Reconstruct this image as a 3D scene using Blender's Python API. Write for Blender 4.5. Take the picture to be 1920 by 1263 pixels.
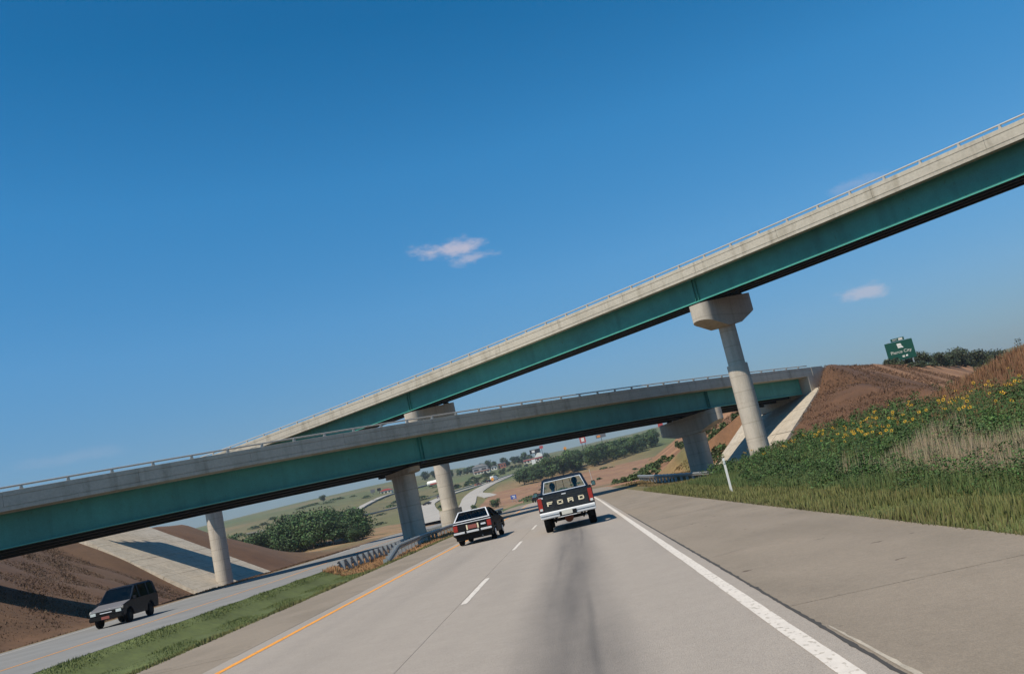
import bpy, bmesh, math, random
import numpy as np
from mathutils import Vector, Matrix
random.seed(7); rng = np.random.default_rng(11)
R = math.radians
scene = bpy.context.scene
col = scene.collection
for o in list(bpy.data.objects): bpy.data.objects.remove(o)

# ------------------------------------------------------------------ camera
cd = bpy.data.cameras.new('camera'); cam = bpy.data.objects.new('camera', cd); col.objects.link(cam)
cd.sensor_width = 36; cd.lens = 32.06; cd.clip_start = .1; cd.clip_end = 9000
right = Vector((0.97386976, 0.06798216, -0.21669359)); up = Vector((0.22495057, -0.15756882, 0.96154527)); fwd = Vector((-0.03122377, 0.98516521, 0.16874414))
m = Matrix((right, up, -fwd)).transposed().to_4x4(); m.translation = Vector((0, 0, 1.5)); cam.matrix_world = m
scene.camera = cam
# ------------------------------------------------------------------ world
SUN_AZ = 226.0; SUN_EL = 56.0
w = bpy.data.worlds.new('World'); scene.world = w; w.use_nodes = True
nt = w.node_tree; N = nt.nodes; L = nt.links; N.clear()
out = N.new('ShaderNodeOutputWorld'); bg = N.new('ShaderNodeBackground'); bg.inputs[1].default_value = .092
sky = N.new('ShaderNodeTexSky'); sky.sky_type = 'NISHITA'; sky.sun_disc = False
sky.sun_elevation = R(SUN_EL); sky.sun_rotation = R(SUN_AZ); sky.altitude = 300; sky.air_density = 1.0; sky.dust_density = .6; sky.ozone_density = 3.0
hsv = N.new('ShaderNodeHueSaturation'); hsv.inputs['Saturation'].default_value = 1.28; hsv.inputs['Value'].default_value = 1.0; hsv.inputs['Hue'].default_value = .492
L.new(sky.outputs[0], hsv.inputs['Color'])
gtc = N.new('ShaderNodeTexCoord'); gsp = N.new('ShaderNodeSeparateXYZ'); L.new(gtc.outputs['Generated'], gsp.inputs[0])
cr = N.new('ShaderNodeValToRGB'); L.new(gsp.outputs[2], cr.inputs[0]); e_ = cr.color_ramp.elements
e_[0].position = 0.0; e_[0].color = (.36,.42,.58,1); e_[1].position = .75; e_[1].color = (.0,.72,.9,1)
for p_, c_ in ((.05,(.47,.52,.62,1)),(.12,(.64,.73,.83,1)),(.22,(.72,.96,1.05,1)),(.36,(.50,1.07,1.18,1)),(.50,(.10,.88,1.03,1))):
    q_ = e_.new(p_); q_.color = c_
gm = N.new('ShaderNodeMixRGB'); gm.blend_type = 'MULTIPLY'; gm.inputs[0].default_value = 1; L.new(hsv.outputs[0], gm.inputs[1]); L.new(cr.outputs[0], gm.inputs[2])
# three thin summer clouds, placed by direction
tc = N.new('ShaderNodeTexCoord')
last = gm.outputs[0]
def cloud(direction, w_, h_, amount, seed):
    global last
    d = Vector(direction).normalized(); rr = d.cross(Vector((0, 0, 1))).normalized(); uu = rr.cross(d)
    def dot(v, s):
        n = N.new('ShaderNodeVectorMath'); n.operation = 'DOT_PRODUCT'; L.new(tc.outputs['Generated'], n.inputs[0]); n.inputs[1].default_value = v
        q = N.new('ShaderNodeMath'); q.operation = 'DIVIDE'; L.new(n.outputs['Value'], q.inputs[0]); q.inputs[1].default_value = s
        return n.outputs['Value'], q.outputs[0]
    _, a = dot(rr, w_); _, b = dot(uu, h_); f_, _ = dot(d, 1)
    comb = N.new('ShaderNodeCombineXYZ'); L.new(a, comb.inputs[0]); L.new(b, comb.inputs[1])
    ln = N.new('ShaderNodeVectorMath'); ln.operation = 'LENGTH'; L.new(comb.outputs[0], ln.inputs[0])
    nz = N.new('ShaderNodeTexNoise'); nz.inputs['Scale'].default_value = 24; nz.inputs['Detail'].default_value = 8; nz.inputs['Roughness'].default_value = .62
    mp = N.new('ShaderNodeMapping'); mp.inputs['Location'].default_value = (seed, seed * .7, 0); mp.inputs['Scale'].default_value = (1, 1, 2.4)
    L.new(tc.outputs['Generated'], mp.inputs[0]); L.new(mp.outputs[0], nz.inputs['Vector'])
    s = N.new('ShaderNodeMath'); s.operation = 'MULTIPLY_ADD'; L.new(nz.outputs[0], s.inputs[0]); s.inputs[1].default_value = 3.6; s.inputs[2].default_value = -1.15
    k = N.new('ShaderNodeMath'); k.operation = 'SUBTRACT'; L.new(s.outputs[0], k.inputs[0]); L.new(ln.outputs['Value'], k.inputs[1])
    mr = N.new('ShaderNodeMapRange'); L.new(k.outputs[0], mr.inputs[0]); mr.inputs[1].default_value = -.55; mr.inputs[2].default_value = .55; mr.inputs[3].default_value = 0; mr.inputs[4].default_value = amount
    mr.interpolation_type = 'SMOOTHSTEP'
    g = N.new('ShaderNodeMath'); g.operation = 'GREATER_THAN'; L.new(f_, g.inputs[0]); g.inputs[1].default_value = .5
    mu = N.new('ShaderNodeMath'); mu.operation = 'MULTIPLY'; L.new(mr.outputs[0], mu.inputs[0]); L.new(g.outputs[0], mu.inputs[1])
    mix = N.new('ShaderNodeMixRGB'); L.new(mu.outputs[0], mix.inputs[0]); L.new(last, mix.inputs[1]); mix.inputs[2].default_value = (6.2, 5.3, 5.6, 1)
    last = mix.outputs[0]
CLOUDS = [((842, 462), .036, .0100, .62, 1.3), ((890, 482), .026, .0070, .42, 4.1), ((1622, 546), .022, .0085, .45, 7.7), ((1600, 345), .028, .008, .16, 2.2), ((150, 855), .05, .006, .08, 5.2)]
def pix_dir(x, y):
    c = Vector(((x - 960) / 1710, -(y - 631.5) / 1710, 1)); return (right * c.x + up * c.y + fwd * c.z).normalized()
for (p, a, b, c, s) in CLOUDS: cloud(pix_dir(*p), a, b, c, s)
L.new(last, bg.inputs[0]); L.new(bg.outputs[0], out.inputs[0])
# ------------------------------------------------------------------ sun
sl = bpy.data.lights.new('sun', 'SUN'); sun = bpy.data.objects.new('sun', sl); col.objects.link(sun)
sl.energy = 4.2; sl.angle = R(.53); sl.color = (1, .90, .76)
sd = Vector((math.sin(R(SUN_AZ)) * math.cos(R(SUN_EL)), math.cos(R(SUN_AZ)) * math.cos(R(SUN_EL)), math.sin(R(SUN_EL))))
sun.rotation_euler = sd.to_track_quat('Z', 'Y').to_euler(); sun.location = (0, 0, 60)
scene.view_settings.view_transform = 'Standard'; scene.view_settings.look = 'None'; scene.view_settings.gamma = 1; scene.view_settings.exposure = .32
scene.cycles.max_bounces = 6; scene.cycles.transparent_max_bounces = 12; scene.cycles.use_denoising = True

# ------------------------------------------------------------------ terrain function
def lerp(x, pts):
    if x <= pts[0][0]: return pts[0][1]
    for (a, b), (c, d) in zip(pts, pts[1:]):
        if x <= c: return b + (d - b) * (x - a) / (c - a)
    return pts[-1][1]
def sst(x, a, b):
    t = min(1, max(0, (x - a) / (b - a))); return t * t * (3 - 2 * t)
PROF = [(0,0),(130,0),(200,-.6),(260,-1.2),(330,-1.0),(370,1.2),(420,5),(500,10.5),(600,17),(800,26.5),(1000,37),(1300,51),(1600,60),(2200,72),(3500,60)]
def prof(Y): return (lerp(Y-12, PROF) + lerp(Y, PROF)*2 + lerp(Y+12, PROF)) / 4
def ground_z(X, Y):
    z = prof(Y)
    if Y > 420: z += (1.6*math.sin(X*.011+Y*.004)+1.1*math.sin(X*.023-Y*.013+2)) * sst(Y,420,800)
    z += 7*sst(-X,90,170)*sst(Y,300,480)
    z += 2.5*sst(-X,32,60)*sst(Y,165,230)*(1-sst(Y,280,330))
    if Y < 260:
        z -= .42*sst(-X,8.0,10.2)*(1-sst(-X,12.0,12.95 if Y<48 else 14.2))*(1-sst(Y,120,240))
    if X > 4.3 and Y < 420:
        z -= .55*sst(X,5.5,9)*(1-sst(X,12,16))*sst(Y,55,72)*(1-sst(Y,92,112))
        bank = .105*max(0,X-8.0)+.20*max(0,X-21.5)
        bank = min(bank,3.4)*(1-sst(Y,54,74))*(1-.8*sst(X,34,50))
        ax,ay=30.5,109.0; ux,uy=.515,.857
        t=(X-ax)*ux+(Y-ay)*uy; d=(X-ax)*uy-(Y-ay)*ux
        e = max(0,d-1.2) if d>0 else max(0,-d-9)
        dd = e if t>=0 else math.hypot(t*1.5, e)
        fill=8.35-dd*.60
        fill2=0 if d>-.5 else min(8.2,.5*(X-lerp(Y,[(110,17),(135,15),(160,12),(230,12),(300,14)])))*sst(Y,118,135)*(1-sst(Y,235,330))
        z+=max(bank,fill,fill2,0)
        if 70<Y<124 and 15<X<44:      # keep the soil under the slope paving
            vx,vy=X-18.6,Y-87.5; a2,b2=(-1.6,26.0),(11.8,20.7); de=a2[0]*b2[1]-a2[1]*b2[0]
            u=(vx*b2[1]-vy*b2[0])/de; v=(a2[0]*vy-a2[1]*vx)/de
            pl=-.35+u*.25+v*6.45
            if u>-.6: z=min(z,pl-.25*sst(u,-.02,.02)-.03+max(0,-u)*26*1.0)
            if -1.4<u<=0 and 0<v<1.1: z=max(z,pl-.10+u*26*.13)
    if X < -22.8 and Y < 165:
        xf=lerp(Y,[(0,-23.8),(42,-24.2),(97,-42.3),(130,-41)])
        low=lerp(Y,[(0,0),(50,-.1),(95,-1.2),(140,-1.3)])
        ww=sst(-X,23,max(24.5,-xf))
        upz=min(lerp(Y,[(0,9),(60,8.5),(95,9.5),(150,9.5)]),max(0,(xf-X)*lerp(Y,[(0,.46),(60,.5),(95,.575),(140,.56)])))
        z+=(low*ww+upz)*(1-sst(Y,133,158))
        if 90<Y<128 and X<-38:       # keep the soil under the left slope paving
            tt=(Y-99)/22; xfoot=-42.2+tt*1.0; v=(xfoot-X)/16.6; pl=-1.05-.15*tt+v*9.85-.35
            out_=max(0,-tt*22-v*5, (tt-1)*22-v*2)
            z=min(z,pl+out_*.5) if v>-.05 else min(z,-1.35)
    return z
def road_left(Y): return lerp(Y, [(60,0),(87,-.4),(184,-4.2),(300,-4.8),(460,-4)])
def road_right(Y): return lerp(Y, [(110,0),(225,.9),(300,-1),(460,-6)])
def road_x(X, Y):
    t = (X+8.05)/12.4
    return X + road_left(Y)*(1-t) + road_right(Y)*t
def wb_near(Y): return lerp(Y, [(48,-13.1),(66,-14.5),(120,-18),(200,-29),(240,-35)])
def wb_far(Y): return lerp(Y, [(80,-22.8),(120,-26.5),(200,-37.5),(240,-43.5)])

# ------------------------------------------------------------------ materials
def mat(name, base, rough=.8, metal=0, noise=None, var=.0, bump=0, bscale=30, attr=None, spec=None, extra=None):
    m = bpy.data.materials.new(name); m.use_nodes = True; t = m.node_tree; n = t.nodes; l = t.links
    b = n['Principled BSDF']; b.inputs['Roughness'].default_value = rough; b.inputs['Metallic'].default_value = metal
    if spec is not None: b.inputs['Specular IOR Level'].default_value = spec
    tc = n.new('ShaderNodeTexCoord'); src = None
    if attr:
        a = n.new('ShaderNodeAttribute'); a.attribute_name = attr; src = a.outputs['Color']
    else:
        c = n.new('ShaderNodeRGB'); c.outputs[0].default_value = (*base, 1); src = c.outputs[0]
    if var:
        for (sc, k) in (noise or [(3, 1)]):
            nz = n.new('ShaderNodeTexNoise'); nz.inputs['Scale'].default_value = sc; nz.inputs['Detail'].default_value = 5; nz.inputs['Roughness'].default_value = .6
            l.new(tc.outputs['Object'], nz.inputs['Vector'])
            r = n.new('ShaderNodeMapRange'); r.inputs[1].default_value = .28; r.inputs[2].default_value = .72; r.inputs[3].default_value = 1-var*k; r.inputs[4].default_value = 1+var*k
            l.new(nz.outputs[0], r.inputs[0])
            mx = n.new('ShaderNodeVectorMath'); mx.operation = 'SCALE'; l.new(src, mx.inputs[0]); l.new(r.outputs[0], mx.inputs['Scale']); src = mx.outputs[0]
    if extra: src = extra(n, l, tc, src)
    l.new(src, b.inputs['Base Color'])
    if bump:
        nz = n.new('ShaderNodeTexNoise'); nz.inputs['Scale'].default_value = bscale; nz.inputs['Detail'].default_value = 6; l.new(tc.outputs['Object'], nz.inputs['Vector'])
        bp = n.new('ShaderNodeBump'); bp.inputs['Strength'].default_value = bump; bp.inputs['Distance'].default_value = .05; l.new(nz.outputs[0], bp.inputs['Height']); l.new(bp.outputs[0], b.inputs['Normal'])
    return m
def mulmask(n, l, src, fac, colr):
    mx = n.new('ShaderNodeMixRGB'); mx.blend_type = 'MULTIPLY'; l.new(fac, mx.inputs[0]); l.new(src, mx.inputs[1]); mx.inputs[2].default_value = (*colr, 1); return mx.outputs[0]
def noise_fac(n, l, vec, scale, lo, hi, mapscale=None, detail=5, loc=(0,0,0)):
    mp = n.new('ShaderNodeMapping'); mp.inputs['Scale'].default_value = mapscale or (1,1,1); mp.inputs['Location'].default_value = loc; l.new(vec, mp.inputs[0])
    nz = n.new('ShaderNodeTexNoise'); nz.inputs['Scale'].default_value = scale; nz.inputs['Detail'].default_value = detail; l.new(mp.outputs[0], nz.inputs['Vector'])
    r = n.new('ShaderNodeMapRange'); r.inputs[1].default_value = lo; r.inputs[2].default_value = hi; l.new(nz.outputs[0], r.inputs[0]); return r.outputs[0]
def streaks(n, l, tc, src):      # rain streaks running down concrete
    f = noise_fac(n, l, tc.outputs['Object'], 1.6, .52, .8, (1, 1, .12)); src = mulmask(n, l, src, f, (.62, .6, .56))
    f = noise_fac(n, l, tc.outputs['Object'], .5, .5, .75, (1, 1, 1), loc=(9,3,1)); return mulmask(n, l, src, f, (.78, .77, .74))
M = {}
def faded(n, l, tc, src):
    f = noise_fac(n, l, tc.outputs['Object'], 1.2, .5, .85, (1, 1, .08), loc=(4,7,2)); src = mulmask(n, l, src, f, (.66,.70,.70))
    f = noise_fac(n, l, tc.outputs['Object'], 5, .66, .74, (1, 1, .5), loc=(1,2,8)); return mulmask(n, l, src, f, (.9,.62,.5))
def formed(n, l, tc, src):
    f = noise_fac(n, l, tc.outputs['Object'], 2.2, .48, .78, (1, 1, .1), loc=(2,1,5)); src = mulmask(n, l, src, f, (.72,.70,.66))
    w_ = n.new('ShaderNodeTexWave'); w_.wave_type = 'BANDS'; w_.bands_direction = 'Z'; w_.inputs['Scale'].default_value = .26; w_.inputs['Distortion'].default_value = .3; l.new(tc.outputs['Object'], w_.inputs['Vector'])
    r_ = n.new('ShaderNodeMapRange'); r_.inputs[1].default_value = .985; r_.inputs[2].default_value = 1.0; l.new(w_.outputs['Fac'], r_.inputs[0]); return mulmask(n, l, src, r_.outputs[0], (.8,.78,.75))
M['concrete'] = mat('bridge_concrete', (.47,.425,.345), .9, noise=[(6,1),(40,.5)], var=.12, bump=.25, bscale=20, extra=streaks)
M['pier'] = mat('pier_concrete', (.49,.435,.36), .9, noise=[(.8,1),(6,.6),(30,.6)], var=.10, bump=.3, bscale=14, extra=formed)
M['paving'] = mat('slope_paving_concrete', (.42,.365,.29), .9, noise=[(.5,1),(3,.7),(12,.8)], var=.13, bump=.3, extra=formed)
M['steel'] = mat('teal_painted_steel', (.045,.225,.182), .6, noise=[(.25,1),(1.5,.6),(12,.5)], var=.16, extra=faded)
M['steel_edge'] = mat('flange_teal_painted_sun', (.08,.40,.32), .5, noise=[(2,1)], var=.08)  # girder teal brightened, sunlight on the flange edge put into the colour
M['steel_dark'] = mat('inner_steel_painted_shade', (.022,.03,.028), .8, noise=[(1,1)], var=.2)  # inner girders and cross frames: under-deck shade painted in as near-black steel
M['dark'] = mat('dark_void', (.012,.012,.013), .8)
M['galv'] = mat('galvanised_steel', (.40,.41,.40), .5, .6, noise=[(5,1)], var=.15)
M['rail'] = mat('railing_metal', (.46,.43,.38), .5, .3, noise=[(5,1)], var=.1)
def lane_extra(n, l, tc, src):
    sep = n.new('ShaderNodeSeparateXYZ'); l.new(tc.outputs['Object'], sep.inputs[0])
    def band(x0, wd, amt, colr, scl, lo, hi, src):
        s = n.new('ShaderNodeMath'); s.operation = 'SUBTRACT'; l.new(sep.outputs[0], s.inputs[0]); s.inputs[1].default_value = x0
        wob = noise_fac(n, l, tc.outputs['Object'], .2, 0, 1, (0,1,0), 2, (x0*7,0,0))
        w2 = n.new('ShaderNodeMath'); w2.operation = 'MULTIPLY_ADD'; l.new(wob, w2.inputs[0]); w2.inputs[1].default_value = .14; w2.inputs[2].default_value = -.07
        s2 = n.new('ShaderNodeMath'); s2.operation = 'ADD'; l.new(s.outputs[0], s2.inputs[0]); l.new(w2.outputs[0], s2.inputs[1])
        a = n.new('ShaderNodeMath'); a.operation = 'ABSOLUTE'; l.new(s2.outputs[0], a.inputs[0])
        r = n.new('ShaderNodeMapRange'); r.interpolation_type = 'SMOOTHSTEP'; r.inputs[1].default_value = 0; r.inputs[2].default_value = wd; r.inputs[3].default_value = amt; r.inputs[4].default_value = 0; l.new(a.outputs[0], r.inputs[0])
        nf = noise_fac(n, l, tc.outputs['Object'], scl, lo, hi, (1,.06,1), 5, (x0*3,x0,0))
        mm = n.new('ShaderNodeMath'); mm.operation = 'MULTIPLY'; l.new(r.outputs[0], mm.inputs[0]); l.new(nf, mm.inputs[1])
        return mulmask(n, l, src, mm.outputs[0], colr)
    src = band(-.40, .85, 1, (.30,.31,.335), 2.2, -.15, .80, src)          # oil band of the right lane
    src = band(-.66, .09, .5, (.42,.44,.47), 1.6, .45, .70, src)         # tyre skids
    src = band(-.16, .08, .55, (.42,.44,.47), 1.6, .42, .68, src)
    src = band(-3.95, .8, .6, (.66,.67,.68), 1.2, .3, .8, src)          # left lane
    src = band(-4.75, .3, .5, (.75,.76,.78), 1.2, .3, .8, src)
    f = noise_fac(n, l, tc.outputs['Object'], 70, .55, .72, None, 3); src = mulmask(n, l, src, f, (.60,.60,.62))
    f = noise_fac(n, l, tc.outputs['Object'], .35, .5, .85, (1.6,.25,1), 4, (3,0,0)); return mulmask(n, l, src, f, (.82,.83,.84))
M['lane'] = mat('travel_lane_pavement', (.330,.285,.240), .88, noise=[(2,.4),(45,1.2),(11,.5)], var=.12, bump=.35, bscale=90, extra=lane_extra)
def slab_extra(n, l, tc, src):
    f = noise_fac(n, l, tc.outputs['Object'], 3.0, .70, .74, None, 3, (5,1,0)); src = mulmask(n, l, src, f, (.45,.4,.36))
    f = noise_fac(n, l, tc.outputs['Object'], .6, .45, .8, (1.5,.5,1), 4); return mulmask(n, l, src, f, (.8,.8,.78))
M['slab'] = mat('shoulder_concrete', (.240,.195,.147), .9, noise=[(.4,.8),(45,1.3),(9,.6)], var=.12, bump=.3, bscale=80, extra=slab_extra)
M['joint'] = mat('joint_filler', (.05,.045,.04), .95)
M['wb'] = mat('opposite_carriageway_pavement', (.20,.195,.185), .9, noise=[(.5,1),(30,1)], var=.12, bump=.2)
M['farroad'] = mat('distant_road_concrete', (.36,.33,.29), .9, noise=[(.1,1)], var=.08)
def worn(n, l, tc, src):
    f = noise_fac(n, l, tc.outputs['Object'], 22, .56, .66, (1,.5,1), 6); return mulmask(n, l, src, f, (.62,.6,.56))
M['white_line'] = mat('worn_white_paint', (.62,.56,.49), .7, noise=[(8,1)], var=.08, extra=worn)
M['yellow_line'] = mat('yellow_paint', (.75,.30,.03), .7, noise=[(8,1)], var=.1, extra=worn)
M['ground'] = mat('grass_and_soil', (.1,.1,.05), .95, noise=[(.05,1.2),(.4,1.3),(3,1.4),(14,1)], var=.13, bump=.35, bscale=5, attr='Col')
M['leaf'] = mat('foliage', (.05,.08,.02), .75, attr='Col')
M['blade'] = mat('grass_blades', (.08,.1,.03), .8, attr='Col')
M['bark'] = mat('bark', (.09,.065,.045), .9, noise=[(8,1)], var=.2)
M['black_paint'] = mat('black_car_paint', (.004,.0055,.009), .40, spec=.10)
M['navy_paint'] = mat('dark_navy_car_paint', (.004,.006,.011), .42, spec=.08)
def dark_gloss(name, base, f=.07):
    m = bpy.data.materials.new(name); m.use_nodes = True; t = m.node_tree; n = t.nodes; l = t.links; n.clear()
    o = n.new('ShaderNodeOutputMaterial'); d = n.new('ShaderNodeBsdfDiffuse'); d.inputs[0].default_value = (*base,1); g = n.new('ShaderNodeBsdfGlossy'); g.inputs['Roughness'].default_value = .22; g.inputs[0].default_value = (.9,.95,1,1)
    mx = n.new('ShaderNodeMixShader'); tcx = n.new('ShaderNodeTexCoord'); nz = n.new('ShaderNodeTexNoise'); nz.inputs['Scale'].default_value = 6; mr = n.new('ShaderNodeMapRange'); mr.inputs[3].default_value = f*.5; mr.inputs[4].default_value = f*1.5
    l.new(tcx.outputs['Object'], nz.inputs['Vector']); l.new(nz.outputs[0], mr.inputs[0]); l.new(mr.outputs[0], mx.inputs[0]); l.new(d.outputs[0], mx.inputs[1]); l.new(g.outputs[0], mx.inputs[2]); l.new(mx.outputs[0], o.inputs[0]); return m
M['black_paint'] = dark_gloss('black_gloss_paint', (.006,.007,.010)); M['navy_paint'] = dark_gloss('navy_gloss_paint', (.007,.009,.014))
M['grey_paint'] = mat('grey_car_paint', (.16,.15,.15), .3, .3)
M['silver_paint'] = mat('silver_car_paint', (.27,.235,.215), .3, .4)
M['red_paint'] = mat('red_paint', (.45,.05,.04), .5)
M['white_paint'] = mat('white_paint', (.75,.73,.68), .5)
M['chrome'] = mat('chrome', (.88,.86,.83), .34, .55)
M['rubber'] = mat('tyre_rubber', (.009,.009,.01), .9, spec=.1)
M['plastic'] = mat('black_plastic', (.008,.008,.008), .6, spec=.2)
M['taillight'] = mat('red_lens', (.33,.025,.015), .3)
M['amber'] = mat('amber_lens', (.7,.25,.05), .3)
M['headlight'] = mat('clear_lens', (.55,.60,.58), .15)
M['letters'] = mat('cream_letters', (.80,.70,.48), .5)
M['plate_red'] = mat('maroon_plate', (.28,.08,.06), .5)
M['plate_white'] = mat('pale_plate', (.62,.60,.52), .5)
M['trim'] = mat('silver_trim', (.80,.80,.80), .35, .3)
M['seat'] = mat('seat_fabric', (.06,.06,.065), .9)
M['skin'] = mat('skin', (.42,.24,.16), .6)
M['hair'] = mat('dark_hair', (.03,.02,.015), .8)
M['shirt'] = mat('pale_shirt', (.45,.38,.36), .9, noise=[(30,1)], var=.5)
M['shirt_dark'] = mat('dark_shirt', (.05,.06,.09), .9)
M['green_sign'] = mat('green_sign_sheeting', (.0,.060,.035), .5)
M['blue_sign'] = mat('blue_sign_sheeting', (.02,.07,.30), .5)
M['sign_back'] = mat('aluminium_sign_edge', (.5,.5,.48), .5, .5)
M['petal'] = mat('sunflower_petals', (.90,.52,.02), .7)
M['disc'] = mat('sunflower_disc', (.05,.025,.012), .9)
M['stalk'] = mat('stalk_green', (.07,.12,.03), .8)
M['brick'] = mat('red_brown_wall', (.35,.12,.07), .8)
M['wall'] = mat('cream_wall', (.62,.57,.47), .8, noise=[(1,1)], var=.06)
M['roof'] = mat('grey_roof', (.28,.27,.27), .8)
M['glass_dark'] = mat('mirror_reflection', (.08,.17,.18), .2)
M['pane'] = mat('dark_window', (.03,.035,.04), .15)
def glass():
    m = bpy.data.materials.new('vehicle_glass'); m.use_nodes = True; t = m.node_tree; n = t.nodes; l = t.links; n.clear()
    o = n.new('ShaderNodeOutputMaterial'); tr = n.new('ShaderNodeBsdfTransparent'); tr.inputs[0].default_value = (.90,.965,.94,1)
    g = n.new('ShaderNodeBsdfGlossy'); g.inputs['Roughness'].default_value = .03; mx = n.new('ShaderNodeMixShader'); fr = n.new('ShaderNodeFresnel'); fr.inputs[0].default_value = 1.42
    l.new(fr.outputs[0], mx.inputs[0]); l.new(tr.outputs[0], mx.inputs[1]); l.new(g.outputs[0], mx.inputs[2]); l.new(mx.outputs[0], o.inputs[0]); return m
M['glass'] = glass()

# ------------------------------------------------------------------ helpers
def tag(o, label=None, cat=None, group=None, kind=None):
    if label: o['label'] = label
    if cat: o['category'] = cat
    if group: o['group'] = group
    if kind: o['kind'] = kind
    return o
def empty(name, loc=(0,0,0), rz=0):
    o = bpy.data.objects.new(name, None); col.objects.link(o); o.location = loc; o.rotation_euler = (0,0,rz); o.empty_display_size = .2; return o
class MB:
    def __init__(s): s.v = []; s.f = []
    def add(s, vs, fs):
        k = len(s.v); s.v += [tuple(v) for v in vs]; s.f += [tuple(i+k for i in f) for f in fs]; return s
    def box(s, x0,x1,y0,y1,z0,z1):
        return s.add([(x0,y0,z0),(x1,y0,z0),(x1,y1,z0),(x0,y1,z0),(x0,y0,z1),(x1,y0,z1),(x1,y1,z1),(x0,y1,z1)], [(3,2,1,0),(4,5,6,7),(0,1,5,4),(1,2,6,5),(2,3,7,6),(3,0,4,7)])
    def hexa(s, pts): return s.add(pts, [(3,2,1,0),(4,5,6,7),(0,1,5,4),(1,2,6,5),(2,3,7,6),(3,0,4,7)])
    def prism(s, poly, a0, a1, axis='x'):
        n = len(poly)
        def P(p, a): return {'x': (a,p[0],p[1]), 'y': (p[0],a,p[1]), 'z': (p[0],p[1],a)}[axis]
        vs = [P(p,a0) for p in poly]+[P(p,a1) for p in poly]
        return s.add(vs, [tuple(range(n))[::-1], tuple(range(n,2*n))]+[(i,(i+1)%n,n+(i+1)%n,n+i) for i in range(n)])
    def tube(s, p0, p1, r0, r1=None, seg=8, caps=True):
        r1 = r0 if r1 is None else r1; p0 = Vector(p0); p1 = Vector(p1); d = (p1-p0).normalized()
        a = d.orthogonal().normalized(); b = d.cross(a); vs = []
        for p, r in ((p0,r0),(p1,r1)):
            for i in range(seg):
                t = 2*math.pi*i/seg; vs.append(p+a*(math.cos(t)*r)+b*(math.sin(t)*r))
        fs = [(i,(i+1)%seg,seg+(i+1)%seg,seg+i) for i in range(seg)]
        if caps: fs += [tuple(range(seg))[::-1], tuple(range(seg,2*seg))]
        return s.add(vs, fs)
    def build(s, name, material, parent=None, bevel=0, smooth=False, mods=None):
        me = bpy.data.meshes.new(name); me.from_pydata(s.v, [], s.f); me.update()
        if bevel:
            bm = bmesh.new(); bm.from_mesh(me); bmesh.ops.remove_doubles(bm, verts=bm.verts, dist=1e-5); bmesh.ops.recalc_face_normals(bm, faces=bm.faces)
            es = [e for e in bm.edges if len(e.link_faces) == 2 and e.calc_face_angle(0) > .5]
            bmesh.ops.bevel(bm, geom=es, offset=bevel, segments=2, affect='EDGES', clamp_overlap=True); bm.to_mesh(me); bm.free()
        else:
            bm = bmesh.new(); bm.from_mesh(me); bmesh.ops.recalc_face_normals(bm, faces=bm.faces); bm.to_mesh(me); bm.free()
        me.materials.append(material)
        if smooth: me.polygons.foreach_set('use_smooth', [True]*len(me.polygons))
        o = bpy.data.objects.new(name, me); col.objects.link(o)
        if parent: o.parent = parent
        return o
def np_mesh(name, verts, nper, colors, material, kind=None, parent=None):
    """verts (N*nper,3) grouped polygons of nper verts; colors per vertex"""
    n = len(verts); k = n//nper
    me = bpy.data.meshes.new(name); me.vertices.add(n); me.vertices.foreach_set('co', np.asarray(verts, 'f').ravel())
    me.loops.add(n); me.loops.foreach_set('vertex_index', np.arange(n, dtype=np.int32)); me.polygons.add(k)
    me.polygons.foreach_set('loop_start', np.arange(0, n, nper, dtype=np.int32)); me.polygons.foreach_set('loop_total', np.full(k, nper, np.int32)); me.update(calc_edges=True)
    a = me.color_attributes.new('Col', 'FLOAT_COLOR', 'POINT'); c = np.ones((n,4),'f'); c[:,:3] = colors; a.data.foreach_set('color', c.ravel())
    me.materials.append(material); o = bpy.data.objects.new(name, me); col.objects.link(o)
    if kind: o['kind'] = kind
    if parent: o.parent = parent
    return o
def copy_tree(o, parent=None):
    c = o.copy(); col.objects.link(c); c.parent = parent
    for ch in o.children: copy_tree(ch, c)
    return c

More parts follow.
